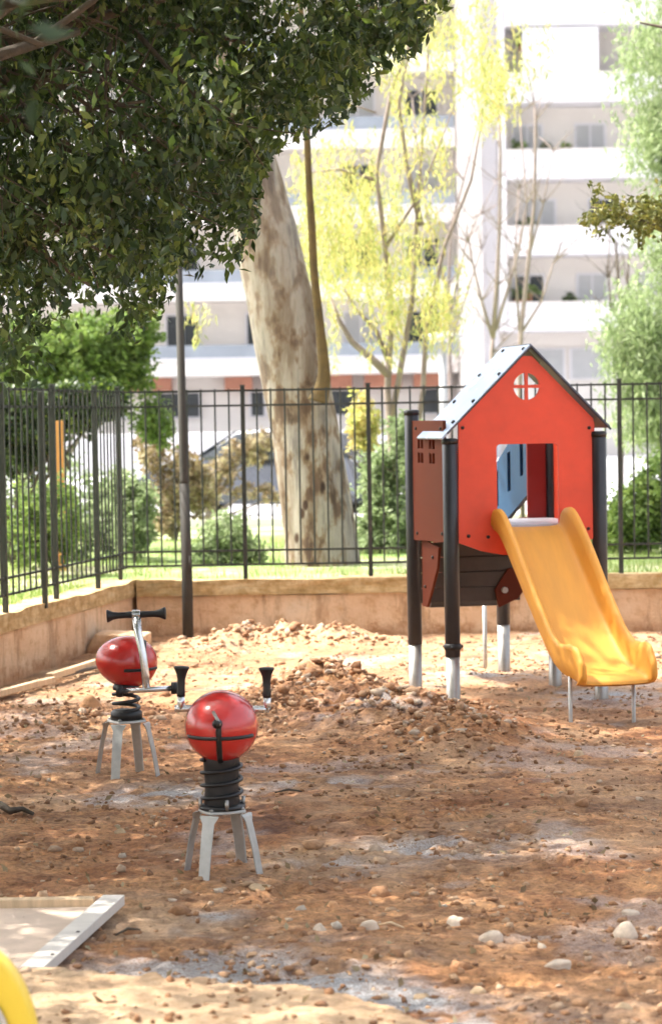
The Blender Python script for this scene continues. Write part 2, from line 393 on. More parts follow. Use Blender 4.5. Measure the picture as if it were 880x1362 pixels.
def hgt(x, y):
    mound, heap, lheap, nb = masks(x, y)
    n1 = fbm(x, y, 1.3, 3, 1)-.5; n2 = fbm(x, y, 6, 4, 5)-.5; n3 = fbm(x, y, 22, 3, 9)-.5
    rough = .35+1.6*np.clip(mound+heap+lheap, 0, 1)
    rid = 1-np.abs(2*fbm(x, y, 9, 3, 21)-1)
    h = .05*n1+.055*n2*rough+.034*n3*(.6+rough*.7)
    h = h+mound*(.19+.16*(rid-.7))+heap*(.15+.15*(rid-.75))+lheap*.05
    h = h*(1-.3*nb)+.085*nb
    for a_, b_, c_ in FOOT:
        dx_ = x-a_; dy_ = y-b_; u_ = dx_*math.cos(c_)+dy_*math.sin(c_); w_ = -dx_*math.sin(c_)+dy_*math.cos(c_)
        q_ = (u_/.13)**2+(w_/.05)**2; h = h-.020*np.exp(-q_**2)*(1-nb*.4)+.008*np.exp(-((q_-1.6)/.7)**2)
    rut = np.exp(-((y-(8.15+.12*np.sin(x*3)))/.10)**2)*.0
    return h-rut
xs = np.unique(np.concatenate([np.linspace(-9,-2.7,30), np.arange(-2.7,3.0,.02), np.linspace(3.0,12,30)]))
ys = np.unique(np.concatenate([np.linspace(-4,5.3,40), np.arange(5.3,9,.016), np.arange(9,BY+.12,.03)]))
X, Y = np.meshgrid(xs, ys); Z = hgt(X, Y)
mound, heap, lheap, nb = masks(X, Y)
def bandpx(px, py, sx, sy, rot=0): return blob(X, Y, px, py, sx, sy, rot)
wet = np.interp(Y-np.interp(X, bkx, bky), [-.1,.02,.42,.8,1.2],[0,1,1,.35,0])*sst(-1.0,-.4,X)
grey = np.clip(wet*sst(.40,.56,fbm(X,Y,6,4,41)+.08*wet)
     + bandpx(285,1217,.07,.08)+.6*bandpx(420,1155,.0+.22,.25)*sst(.45,.6,fbm(X,Y,8,3,43))+.8*bandpx(570,1130,.35,.25)*sst(.45,.62,fbm(X,Y,7,3,44))
     + .9*bandpx(230,1055,.35,.22)*sst(.4,.6,fbm(X,Y,9,3,45))+.7*bandpx(430,1040,.3,.2)*sst(.4,.6,fbm(X,Y,9,3,46))
     + .9*bandpx(545,960,.45,.4)*sst(.35,.6,fbm(X,Y,8,3,47))+.8*bandpx(640,900,.5,.25)*sst(.4,.6,fbm(X,Y,7,3,48))+.9*bandpx(790,925,.25,.2)*sst(.4,.6,fbm(X,Y,7,3,49))
     + .35*sst(.62,.72,fbm(X,Y,2.2,4,50)), 0, 1)*(1-nb)
pale = np.clip(.6*heap+nb*(.95+.7*(fbm(X,Y,5,4,60)-.5))+.25*sst(13.2,14.2,Y)+.35*sst(.58,.7,fbm(X,Y,1.7,4,61)), 0, 1)
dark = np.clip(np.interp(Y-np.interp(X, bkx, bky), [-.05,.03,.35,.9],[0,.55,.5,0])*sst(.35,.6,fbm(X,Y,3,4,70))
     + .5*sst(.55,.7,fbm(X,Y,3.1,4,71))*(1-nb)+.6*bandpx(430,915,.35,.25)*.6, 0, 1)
ny, nx = X.shape; idx = np.arange(ny*nx).reshape(ny, nx)
fq = np.stack([idx[:-1,:-1], idx[:-1,1:], idx[1:,1:], idx[1:,:-1]], -1).reshape(-1, 4)
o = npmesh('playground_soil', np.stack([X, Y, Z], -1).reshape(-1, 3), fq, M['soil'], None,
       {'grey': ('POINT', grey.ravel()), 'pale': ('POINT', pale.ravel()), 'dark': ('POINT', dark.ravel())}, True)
tag(o, kind='structure')
def hz(x, y): return float(hgt(np.array([x]), np.array([y]))[0])

# clods and pebbles, uncountable
def clods(name, xy, size, m, flat=.7, rn=None):
    t = (1+5**.5)/2
    iv = np.array([(-1,t,0),(1,t,0),(-1,-t,0),(1,-t,0),(0,-1,t),(0,1,t),(0,-1,-t),(0,1,-t),(t,0,-1),(t,0,1),(-t,0,-1),(-t,0,1)])/1.9
    fi = np.array([(0,11,5),(0,5,1),(0,1,7),(0,7,10),(0,10,11),(1,5,9),(5,11,4),(11,10,2),(10,7,6),(7,1,8),(3,9,4),(3,4,2),(3,2,6),(3,6,8),(3,8,9),(4,9,5),(2,4,11),(6,2,10),(8,6,7),(9,8,1)])
    n = len(xy); z = hgt(xy[:,0], xy[:,1])
    sc = size[:,None]*rng.uniform(.6,1.3,(n,3))*np.array([1,1,flat])
    a = rng.uniform(0, 6.28, n); ca, sa = np.cos(a), np.sin(a)
    v = iv[None]*rng.uniform(.55,1.4,(n,12,1))*sc[:,None,:]
    vx = v[:,:,0]*ca[:,None]-v[:,:,1]*sa[:,None]; vy = v[:,:,0]*sa[:,None]+v[:,:,1]*ca[:,None]
    V = np.stack([vx+xy[:,0:1], vy+xy[:,1:2], v[:,:,2]+(z+size*flat*.25)[:,None]], -1).reshape(-1,3)
    Fc = (np.arange(n)[:,None,None]*12+fi[None]).reshape(-1,3)
    r = rng.random(n) if rn is None else rn
    return npmesh(name, V, Fc, m, None, {'rnd': ('FACE', np.repeat(r, 20))})
cand = np.stack([rng.uniform(-2.4,2.9,90000), 5.5+rng.random(90000)**1.3*(BY-5.7)], 1)
mo, he, lh, nbm = masks(cand[:,0], cand[:,1])
pr = (.07+.75*np.clip(mo+he+lh,0,1)+.22*sst(.5,.65,fbm(cand[:,0],cand[:,1],3,3,80)))*(1-.6*nbm)
keep = (rng.random(len(cand)) < pr) & (cand[:,0] > xw(cand[:,1])+.03)
cand = cand[keep]; mm = np.clip(mo+he+lh,0,1)[keep]
sz = (.005+.013*rng.random(len(cand))**2.2)*(1+2.2*mm*rng.random(len(cand)))
o = clods('soil_clods', cand, sz, M['clods'], .7, np.clip(rng.random(len(cand))*.85+.15*mm, 0, 1)); tag(o, kind='stuff')

cb = np.stack([rng.uniform(-2.2,2.6,16000), rng.uniform(6.2,BY-.1,16000)], 1); mo, he, lh, nbm = masks(cb[:,0], cb[:,1])
pb_ = (.006+.20*np.clip(mo+he*.9+lh,0,1)+.03*(cb[:,1] < 9)+.10*np.clip(mo+he,0,1))*(1-.7*nbm); kk_ = (rng.random(len(cb)) < pb_) & (cb[:,0] > xw(cb[:,1])+.05); cb = cb[kk_]
o = clods('large_soil_clods', cb, .012+.022*rng.random(len(cb))**1.7, M['clods'], .75, np.clip(.25+.75*rng.random(len(cb)),0,1)); tag(o, kind='stuff'); print('big', len(cb))
def stone(px, py, wpx, hpx, m, label, name='stone', rot=0, seed=0):
    g = G(px, py, .02); z = hz(g.x, g.y); s = g.y/F; rr = random.Random(seed)
    mb = MB(); a = wpx*s/2; h = hpx*s*.62
    ph = [rr.uniform(0, 6) for _ in range(6)]
    def wp(p):
        k = 1+.12*math.sin(3*p.x+ph[0])+.1*math.sin(4*p.y+ph[1])+.08*math.sin(5*p.z+ph[2])+.05*math.sin(9*p.x+ph[3])*math.sin(8*p.z+ph[4])
        return p*k
    mb.ellip((0,0,0), (a, a*.75, h), 20, 14, warp=wp)
    o = mb.build(name, m, smooth=True); o.location = (g.x, g.y, z-h*.05); o.rotation_euler = (rr.uniform(-.2,.2), rr.uniform(-.2,.2), rot)
    return tag(o, label, 'stone', 'larger stones lying in the dirt')
for a in [(651,1238,36,20,'stone_pale','whitish rounded stone, brightest of those in the lower right dirt'),
          (830,1232,36,30,'stone_pale','big tan white stone near the right edge of the photo'),
          (490,1227,26,20,'stone_pale','pale squarish stone below the middle of the dirt patch'),
          (425,1229,18,18,'stone_pale','small upright pale stone right of and below the front spring rider'),
          (606,1220,24,20,'stone_pale','pale pointed stone just left of the brightest white stone'),
          (741,1270,40,14,'stone_pale','long flat curved pale stone lying between wet grey patches'),
          (634,1306,24,17,'stone_tan','round yellow brown stone in the wet grey strip'),
          (828,1322,32,17,'stone_tan','flat tan stone low at the right edge above the sandy bank'),
          (560,1316,20,12,'stone_tan','small tan stone next to the sandy bank edge'),
          (838,1206,24,10,'stone_pale','thin pale stone just behind the big tan white one'),
          (348,1172,32,9,'stone_tan','flat tan stone at the foot of the front spring rider'),
          (770,996,18,11,'stone_tan','brown stone on open dirt in front of the slide legs'),
          (442,1195,20,12,'clay','small clay coloured stone on the open dirt'),
          (160,1100,16,10,'stone_tan','little stone on brown dirt left of the front spring rider'),
          (690,1250,22,12,'clay','reddish stone beside the brightest white stone'),
          (122,938,30,26,'clay','orange clay lump behind and left of the rear spring rider')]:
    stone(a[0], a[1], a[2], a[3], M[a[4]], a[5], seed=a[0])
# pale road beyond the garden, and the wide ground
mb = MB(); mb.add([(-300,-60,-.25),(300,-60,-.25),(300,320,-.25),(-300,320,-.25)], [(0,1,2,3)]); tag(mb.build('ground', M['road']), kind='structure')
mb = MB(); mb.add([(-60,37,-.02),(60,37,-.02),(60,96,-.02),(-60,96,-.02)], [(0,1,2,3)]); tag(mb.build('road', M['road']), kind='structure')
mb = MB(); mb.box((-60,36.7,-.24),(60,36.98,.11)); tag(mb.build('kerb', M['render_cream'], bevel=.02), kind='structure')

# ------------------------------------------------------------------ retaining walls and lawn
wd = (Vector((near.x, near.y, 0))-Vector((cx, cy, 0))).normalized()   # from the corner towards the camera
ang = math.atan2(wd.y, wd.x); LW = 12.0
def wall(name, loc, rz, L, label, thick=.2, sgn=1):
    t = empty(name, loc, rz, label, 'wall')
    n = int(L/.12)
    def strip(z0, z1, y0, y1, nm, m, amp):
        vs = []; fs = []; K = 6
        for i in range(n+1):
            x = L*i/n
            ring = [(y0, z0)]+[(y0, z0+(z1-z0)*k/K) for k in range(1, K+1)]+[(y1, z1), (y1, z0)]
            for j, (y, z) in enumerate(ring):
                dy = amp*(float(fbm(np.array([x*1.0]), np.array([z*4.]), 3, 3, 90)[0])-.5) if j <= K else 0
                vs.append((x, sgn*(y+dy), z+(amp*.8*(float(vn(np.array([x*5]), np.array([j*1.]), 3)[0])-.5) if j >= K and z > z0 else 0)))
        r = K+3
        for i in range(n):
            for j in range(r-1): a = i*r+j; fs.append((a, a+1, a+1+r, a+r))
        fs.append(tuple(range(r))); fs.append(tuple(n*r+k for k in reversed(range(r))))
        q = MB(); q.add(vs, fs); return q.build(nm, m, t, smooth=False)
    strip(-.3, .315, 0, thick, 'plaster_face', M['wall'], .02)
    strip(.318, WT, -.022, thick+.02, 'coping', M['cap'], .026)
    return t
wall('retaining_wall', (cx+.07, cy, 0), 0, 14, 'low ochre concrete wall under the back fence, running across the photo')
wall('retaining_wall', (cx+.063, cy+.15, 0), ang, LW, 'low ochre concrete wall under the left fence, running towards the camera', sgn=-1)
# small buttress block in the corner and timbers along the wall
mb = MB(); c0 = G(118, 872); c1 = G(200, 866)
mb.prism([(-.02,-.1),(.40,-.1),(.40,.13),(.06,.15),(.0,.05)], 0, .35)
o = mb.build('concrete_block', M['wall'], bevel=.012); o.location = (G(112,872).x+.02, G(112,872).y, 0); o.rotation_euler = (0,0,R(-4)); tag(o, 'rough brown concrete block in the corner where the two low walls meet', 'block')
def beam(p, q, w_, h_, m, nm, label, cat, z=.02):
    p = Vector(p); q = Vector(q); d = q-p; L = d.length
    mb = MB(); mb.box((0,-w_/2,0),(L,w_/2,h_)); o = mb.build(nm, m, bevel=.003)
    o.location = (p.x, p.y, z); o.rotation_euler = (0, 0, math.atan2(d.y, d.x)); return tag(o, label, cat)
beam(G(-30,938), G(70,912), .05, .035, M['timber'], 'timber_batten', 'long pale timber batten along the foot of the left wall', 'timber')
beam(G(66,911), G(150,884), .045, .04, M['timber'], 'timber_batten', 'short pale batten ending beside the red rear spring rider', 'timber', .03)
beam(G(84,905), G(132,893), .02, .02, M['dark_board'], 'dark_stick', 'thin dark stick lying by the pale battens', 'stick', .02)
# lawn
def lawn_h(x, y): return np.interp(y, [0,21,26,34,37],[.405,.405,.34,.0,-.03])+.03*(fbm(x,y,.8,3,100)-.5)
V = []; Fc = []
def grid(xf, ys_):
    global V, Fc
    o_ = sum(len(a) for a in V); n_ = 40; rows = []
    for y in ys_:
        xx = xf(y); rows.append(np.stack([xx, np.full_like(xx, y), lawn_h(xx, np.full_like(xx, y))], 1))
    a = np.concatenate(rows); nx_ = len(rows[0]); ii = np.arange(len(a)).reshape(-1, nx_)+o_
    V.append(a); Fc.append(np.stack([ii[:-1,:-1], ii[:-1,1:], ii[1:,1:], ii[1:,:-1]], -1).reshape(-1,4))
grid(lambda y: xw(y)-.1-(np.linspace(1,0,50)**2)*30, np.linspace(cy-LW, cy+.12, 60))
grid(lambda y: np.concatenate([np.linspace(-32,-6,20), np.linspace(-5.8,6,60), np.linspace(6.3,40,20)]), np.concatenate([np.linspace(cy+.12,26,60), np.linspace(26.3,37,20)]))
o = npmesh('lawn', np.concatenate(V), np.concatenate(Fc), M['lawn'], None, None, True); tag(o, kind='structure')
n = 26000
gx = rng.uniform(-3.6,4.2,n); gy = cy+.22+rng.random(n)**1.6*7; gz = lawn_h(gx, gy)
k = rng.random(n) < sst(.38,.6,fbm(gx,gy,1.1,3,101))+.15
n2 = 12000; ly = rng.uniform(11, cy, n2); lx = xw(ly)-.22-rng.random(n2)**1.4*2.2
gx = np.concatenate([gx[k], lx]); gy = np.concatenate([gy[k], ly]); gz = lawn_h(gx, gy)
n = len(gx); hgt_ = rng.uniform(.03,.09,n); dx = rng.normal(0,.02,n); dy = rng.normal(0,.02,n); a = rng.uniform(0,6.28,n); ww = .004
v = np.stack([np.stack([gx-ww*np.cos(a), gy-ww*np.sin(a), gz-.02],1), np.stack([gx+ww*np.cos(a), gy+ww*np.sin(a), gz-.02],1), np.stack([gx+dx, gy+dy, gz+hgt_],1)],1).reshape(-1,3)
o = npmesh('grass', v, np.arange(3*n).reshape(-1,3), M['grass'], None, {'rnd': ('FACE', rng.random(n))}); tag(o, 'short bright grass behind the fences', 'grass', kind='stuff')

# ------------------------------------------------------------------ fences
def fence(name, base, rz, L, posts, nbar, label, extra=(), skip=False):
    """local x along the fence, z up from the wall top"""
    t = empty(name, base, rz, label, 'fence'); H = 1.415
    for i, x in enumerate(posts):
        if i == 0 and skip: continue
        mb = MB(); mb.box((x-.016,-.016,-.03),(x+.016,.016,H+.012)); mb.box((x-.02,-.02,H+.0125),(x+.02,.02,H+.022)); mb.build('post', M['iron'], t, bevel=.003)
    for x in extra:
        mb = MB(); mb.box((x-.02,.03,-.03),(x+.02,.06,H-.03)); mb.build('post', M['iron'], t, bevel=.003)
    for z in (.085+.02, .21, H-.13, H-.02):
        mb = MB(); mb.box((posts[0]+.0165,-.006,z-.0075),(posts[-1]-.0165,.006,z+.0075)); mb.build('rail', M['iron'], t)
    for a, b in zip(posts[:-1], posts[1:]):
        for k in range(1, nbar):
            x = a+(b-a)*k/nbar
            mb = MB(); mb.tube([(x,.0135,.098),(x,.0135,H-.006)], .0068, 8); mb.build('bar', M['iron'], t)
    return t
FY = cy+.09; s = FY/F
def fx(px): return P(px, 640, FY).x
pp = [fx(158)-(cx+0)*0 for _ in (0,)]
pitch_ = (fx(824)-fx(158))/4
posts = [fx(158)+pitch_*i for i in range(-0, 6)]
fence('iron_fence', (0, FY, WT), 0, 0, posts, 9, 'black iron bar fence on the back wall in front of the eucalyptus')
# left fence
lp = Vector((cx, cy, 0))
nrm = Vector((wd.y, -wd.x, 0)); nrm = nrm if nrm.x < 0 else -nrm
def along(px, py):   # distance along the left wall from the corner for a post foot at this pixel
    g = G(px, py, WT); return (Vector((g.x, g.y, 0))-lp).dot(wd)
d0 = [along(164,772), along(124,783), along(72,797), along(8.5,814)]
step = (d0[3]-d0[1])/2
fposts = [-.03, d0[1], d0[2], d0[3]]+[d0[3]+step*i for i in range(1, 6)]
base = lp; fence('iron_fence', (base.x, base.y, WT), ang, 0, fposts, 9, 'black iron bar fence on the left wall receding to the corner', extra=(along(50,803),), skip=True)

# ------------------------------------------------------------------ lamp post
g = G(255, 824, .08)
t = empty('lamp_post', (P(250, 830, cy-.13).x, cy-.13, 0), 0, 'tall dark lamp post standing before the back wall, top lost in leaves', 'lamp post')
mb = MB(); mb.tube([(0,0,-.3),(0,0,.5),(-.008,0,1.15)], [.040,.040,.036], 16); mb.build('lower_tube', M['pole'], t, True)
mb = MB(); mb.tube([(-.008,0,1.1505),(-.0085,0,1.17),(-.03,0,4.4)], [.035,.032,.022], 16); mb.build('upper_tube', M['pole'], t, True)
mb = MB(); mb.box((.02,-.055,.5),(.03,-.045,.62)); mb.tube([(-.03,0,4.4),(-.03,-.25,4.5),(-.03,-.5,4.5)], .02, 10); mb.build('arm', M['pole'], t, True)
mb = MB(); mb.box((-.12,-.95,4.45),(.06,-.5,4.53)); mb.build('lamp_head', M['pole'], t, bevel=.02)

# ------------------------------------------------------------------ play house
B = G(599, 937); Cc = G(795, 931)
uh = (Cc-B); W_ = .86; hr = R(12.2)
D_ = .79
house = empty('play_house', (B.x, B.y, 0), hr, 'red wooden toddler play house on dark posts with a pale pitched roof', 'play house')
post_r = .043
POST = [(.016,0,1.475),(W_+.022,0,1.50),(0,D_,1.64),(W_,D_,1.55)]
def hpost(x, y, top, split=.27):
    mb = MB(); prof = [(post_r, split), (post_r, top-.006), (post_r-.006, top)]
    n = 28; vs = []; 
    mb.lathe([(post_r-.003, split-.004)]+prof, n)
    p = mb.build('post', M['post'], house, True, bevel=0); p.location = (x, y, 0)
    p.data.shade_smooth()
    mb = MB(); mb.lathe([(post_r-.004,-.3),(post_r-.004, split-.0045)], 24); s_ = mb.build('steel_foot', M['steel'], p, True)
    mb = MB(); mb.lathe([(post_r+.003, top-.022),(post_r+.003, top+.004),(post_r-.012, top+.01)], 24); mb.build('post_cap', M['rubber'], p, True)
    return p
for x, y, tp in POST: hpost(x, y, tp)
def hl(px, py):
    g_ = G(px, py)-B; ch, sh = math.cos(hr), math.sin(hr); return g_.x*ch+g_.y*sh, -g_.x*sh+g_.y*ch
dpx = hl(670, 893); pB = hpost(dpx[0], dpx[1], 1.15, .30)
# collar with bolts on front post
mb = MB(); mb.lathe([(post_r+.002,.305),(post_r+.006,.31),(post_r+.006,.335),(post_r+.002,.34)], 24)
for a in range(3):
    q = Matrix.Rotation(a*2.1+.2, 4, 'Z'); mb.add(*(lambda m_: (m_.v, m_.f))((lambda: (lambda mm_: (mm_.tube([(.04,0,.322),(.062,0,.322)], .009, 8), mm_)[1])(MB()))()), q)
o = mb.build('clamp_collar', M['rubber'], house, True); o.location = (.016,0,0)
# front panel (with holes) : built from a 2D boolean by grid-free outline: outer polygon + round window + doorway
def panel_with_holes(name, outer, holes, y0, y1, m, parent):
    import bmesh
    bm = bmesh.new()
    def loop(pts):
        vs = [bm.verts.new((x, 0, z)) for x, z in pts]
        return [bm.edges.new((vs[i], vs[(i+1) % len(vs)])) for i in range(len(vs))]
    ed = loop(outer)
    for h in holes: ed += loop(h)
    bmesh.ops.triangle_fill(bm, use_beauty=True, use_dissolve=True, edges=ed)
    for v_ in bm.verts: v_.co.y = y0
    r = bmesh.ops.extrude_face_region(bm, geom=bm.faces[:])
    for v_ in [e for e in r['geom'] if isinstance(e, bmesh.types.BMVert)]: v_.co.y = y1
    bmesh.ops.recalc_face_normals(bm, faces=bm.faces)
    me = bpy.data.meshes.new(name); bm.to_mesh(me); bm.free(); me.materials.append(m)
    o = bpy.data.objects.new(name, me); col.objects.link(o); o.parent = parent
    b = o.modifiers.new('bevel', 'BEVEL'); b.width = .0022; b.segments = 2; b.limit_method = 'ANGLE'; b.angle_limit = R(50)
    return o
def hx(px, py=600):            # photo x on the front plane -> house u
    d = ray(px, py); n_ = Vector((-math.sin(hr), math.cos(hr), 0)); t_ = (B-CAM).dot(n_)/d.dot(n_)
    p = CAM+d*t_; return (p-B).dot(Vector((math.cos(hr), math.sin(hr), 0))), p.z
def rrect(x0, z0, x1, z1, r, n=5):
    pts = []
    for cx_, cz_, a0 in ((x1-r,z0+r,-90),(x1-r,z1-r,0),(x0+r,z1-r,90),(x0+r,z0+r,180)):
        for i in range(n+1): a = R(a0+90*i/n); pts.append((cx_+r*math.cos(a), cz_+r*math.sin(a)))
    return pts
uL, zE = hx(606.5, 566); uR, _ = hx(789, 566); uA, zA = hx(699, 470)
u0, zb = hx(608, 722); u1, zc = hx(668, 738)
outer = [(uL, zb),(hx(640,733)[0], hx(640,733)[1]),(u1, zc),(hx(745,740)[0], zc),(uR, zb+.01),(uR, zE+.0),(uR-.01, zE+.03),(uA+.03, zA-.015),(uA-.03, zA-.015),(uL+.01, zE+.03)]
du0, dz1 = hx(659, 591); du1, _ = hx(741, 591); dz0 = hx(700, 702)[1]
door = rrect(du0, dz0, du1, dz1, .022)
wu, wz = hx(699, 514); wr = .076
holes = [door]
for qx, qz in ((1,1),(-1,1),(-1,-1),(1,-1)):
    g_ = .0085; pts = [(wu+qx*g_, wz+qz*g_)]
    for i in range(9):
        a = R(7+76*i/8); pts.append((wu+qx*wr*math.cos(a), wz+qz*wr*math.sin(a)))
    holes.append(pts)
fp = panel_with_holes('front_panel', outer, holes, -.010, .010, M['red'], house)
for (bx, bz) in (hx(614,569), hx(782,569), hx(622,713), hx(648,714), hx(781,703)):
    mb = MB(); mb.lathe([(.010,0),(.010,.004),(.006,.009)], 14, Matrix.Translation((bx,-.0105,bz)) @ Matrix.Rotation(R(90),4,'X')); mb.build('bolt', M['rubber'], fp, True)
# roof
ridge = hx(702, 457); eL = hx(591, 573); eR = hx(808, 567)
RD0, RD1 = -.045, .50
def slope(a, b, nm, th, m, ext):
    (x0, z0), (x1, z1) = a, b
    d = Vector((x1-x0, 0, z1-z0)).normalized(); n_ = Vector((-d.z, 0, d.x)); n_ = n_ if n_.z > 0 else -n_
    K = 10; top = []
    for i in range(K+1):
        f = i/K; p = Vector((x0, 0, z0)).lerp(Vector((x1, 0, z1)), f)+n_*(-.02*math.sin(math.pi*f)*0)
        top.append(p)
    poly = [(p.x, p.z) for p in top]+[(p.x-n_.x*th, p.z-n_.z*th) for p in reversed(top)]
    mb = MB(); mb.prism(poly, RD0, RD1); return mb.build(nm, m, house, bevel=.003), d, n_
rl, dl, nl = slope(ridge, (eL[0]-.035, eL[1]-.04), 'roof', .014, M['roof'], 0)
rr_, dr_, nr_ = slope((ridge[0]+.0, ridge[1]), eR, 'roof', .014, M['navy'], 0)
rl['label'] = 'pale shiny left roof sheet'; rr_['label'] = 'dark edged right roof sheet'
for f_ in (.06,.35,.66,.9):
    for yy in (.0,.40):
        p = Vector((ridge[0],0,ridge[1])).lerp(Vector((eL[0],0,eL[1])), f_)
        mb = MB(); mb.lathe([(.012,-.003),(.012,.004),(.007,.009)], 12, Matrix.Translation((p.x,yy,p.z)) @ nl.to_track_quat('Z','Y').to_matrix().to_4x4()); mb.build('bolt', M['rubber'], rl, True)
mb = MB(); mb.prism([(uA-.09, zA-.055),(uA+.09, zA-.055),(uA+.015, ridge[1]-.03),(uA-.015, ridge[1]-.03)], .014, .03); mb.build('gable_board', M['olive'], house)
for (e_, sg) in ((eL, 1), (eR, -1)):       # dark edging of the sheets under the front rim
    d = (Vector((e_[0],0,e_[1]))-Vector((ridge[0],0,ridge[1])));
    mb = MB(); p0 = Vector((ridge[0],RD0-.002,ridge[1]-.016)); p1 = p0+d
    mb.tube([p0, p1], .0065, 6); mb.build('roof_edging', M['navy'], house)
# left wall panel with two small four pane windows (plane u=0, runs along v)
def side_panel(x, name, m, holes_on=True):
    z0, z1 = .885, 1.585
    o_ = [( .045, z0+.02),(D_-.045, z0),(D_-.045, z1),(.045, z1)]
    hs = []
    if holes_on:
        for c_ in (.30,.56):
            for ddx in (-.062,.010):
                for ddz in (-.075,.008): hs.append([(c_+ddx,1.415+ddz),(c_+ddx+.052,1.415+ddz),(c_+ddx+.052,1.415+ddz+.062),(c_+ddx,1.415+ddz+.055)])
    p = panel_with_holes(name, o_, hs, -.009, .009, m, house); p.rotation_euler = (0,0,R(90)); p.location = (x, 0, 0); return p
sp = side_panel(0, 'side_panel', M['red_shaded'])
for yy, zz in ((.09,1.54),(.65,1.54),(.09,.95),(.65,.93)):
    mb = MB(); mb.lathe([(.010,0),(.010,.004),(.006,.009)], 12, Matrix.Translation((yy,.0095,zz)) @ Matrix.Rotation(R(-90),4,'X')); mb.build('bolt', M['rubber'], sp, True)
side_panel(W_, 'side_panel', M['red'])
# rear panel right of stair opening, above floor
stair0, stair1 = .235, .70
mb = MB(); mb.box((stair1+.0, D_-.01, .93),(W_-.044, D_+.01, 1.585)); mb.build('rear_panel', M['inner_red_shaded'], house, bevel=.003)
# floor
mb = MB(); mb.box((.02,.012,.962),(W_-.02,D_-.012,.995)); mb.build('floor', M['deck'], house, bevel=.003)
# stair behind, going down away from the front
st = empty('stair', (0,0,0)); st.parent = house
st.location = (0,0,0)
nst = 4; run = .17
for i in range(nst):
    zt = .965-.127*(i); y0 = D_+.012+run*i
    mb = MB()
    for k in range(3):
        mb.box((stair0, y0-.008+k*.0, zt-.128+k*.0427),(stair1, y0+.008, zt-.128+.0427*(k+1)-.003))
    mb.build('riser', M['dark_board'], st, bevel=.003)
    mb = MB(); mb.box((stair0, y0+.0085, zt-.148),(stair1, y0+run, zt-.1285)); mb.build('tread', M['dark_board'], st, bevel=.003)
for xx in (stair0-.018, stair1+.002):
    poly = [(D_+.02,1.0),(D_+.02,.80),(D_+.25,.66),(D_+.60,.44),(D_+.72,.44),(D_+.76,.50),(D_+.72,.60),(D_+.2,.99)]
    mb = MB(); mb.prism([(a, b) for a, b in poly], -.0, .016, Matrix.Translation((xx,0,0)) @ Matrix.Rotation(R(90),4,'Z') @ Matrix.Scale(-1,4,(0,1,0)))
    mb.build('cheek', M['red_shaded'], st, bevel=.003)
mb = MB(); mb.tube([(hl(645,890)[0],hl(645,890)[1],-.2),(hl(645,890)[0],hl(645,890)[1],.46)], .014, 12); mb.build('stair_leg', M['zinc'], st, True)
# skirt boards under the floor, rear side (visible from the front)
for k in range(5):
    zz = .51+k*.09
    mb = MB(); mb.box((-.02,D_-.03,zz),(.72-.02*(4-k),D_-.012,zz+.086)); mb.build('skirt_board', M['dark_board'], house, bevel=.004)
# red angled cheek beside rear left post, seen between the left posts
mb = MB(); mb.prism([(.30,.86),(.68,.90),(.68,.50),(.58,.50),(.34,.74)], -.008, .008, Matrix.Translation((.03,0,0)) @ Matrix.Rotation(R(90),4,'Z')); o = mb.build('corner_cheek', M['red_shaded'], house, bevel=.003)
for yy, zz in ((.42,.80),(.60,.62)):
    q = MB(); q.lathe([(.010,0),(.010,.004),(.006,.009)], 12, Matrix.Translation((.02,yy,zz)) @ Matrix.Rotation(R(-90),4,'Y')); q.build('bolt', M['rubber'], o, True)
mb = MB(); mb.prism([(.50,.47),(.62,.52),(.70,.62),(.70,.72),(.56,.70),(.48,.58)], D_-.05, D_-.034); mb.build('lower_cheek', M['red_shaded'], house, bevel=.003)
mb = MB(); mb.tube([(.535,D_-.075,.575),(.535,D_-.0505,.575)], .018, 14); mb.build('bracket', M['zinc'], house)
# blue slotted hand rail descending with the stair
zr = lambda y: 1.50-.66*(y-D_)
y0, y1 = D_+.0, D_+.80
outer = [(y0, zr(y0)+.16),(y1, zr(y1)+.0),(y1+.02, zr(y1)-.34),(y0, zr(y0)-.34)]
hs = []
for k in range(4):
    ya = y0+.09+.145*k; hs.append([(ya, zr(ya)-.19),(ya+.035, zr(ya)-.2),(ya+.035, zr(ya)+.06-.06*k*.4),(ya, zr(ya)+.07-.06*k*.4)])
bk_ = panel_with_holes('hand_rail', [(a+.004, b-.004) if i in (0,) else (a, b) for i, (a, b) in enumerate(outer)], [], -.004, .004, M['navy'], st); bk_.rotation_euler = (0,0,R(90+15)); bk_.location = (stair1+.045+math.sin(R(15))*(D_+.02), .03, 0); bk_.name = 'rail_backing'
p = panel_with_holes('hand_rail', outer, hs, -.009, .009, M['blue'], st); p.rotation_euler = (0,0,R(90+15)); p.location = (stair1+.03+math.sin(R(15))*(D_+.02), .03, 0)

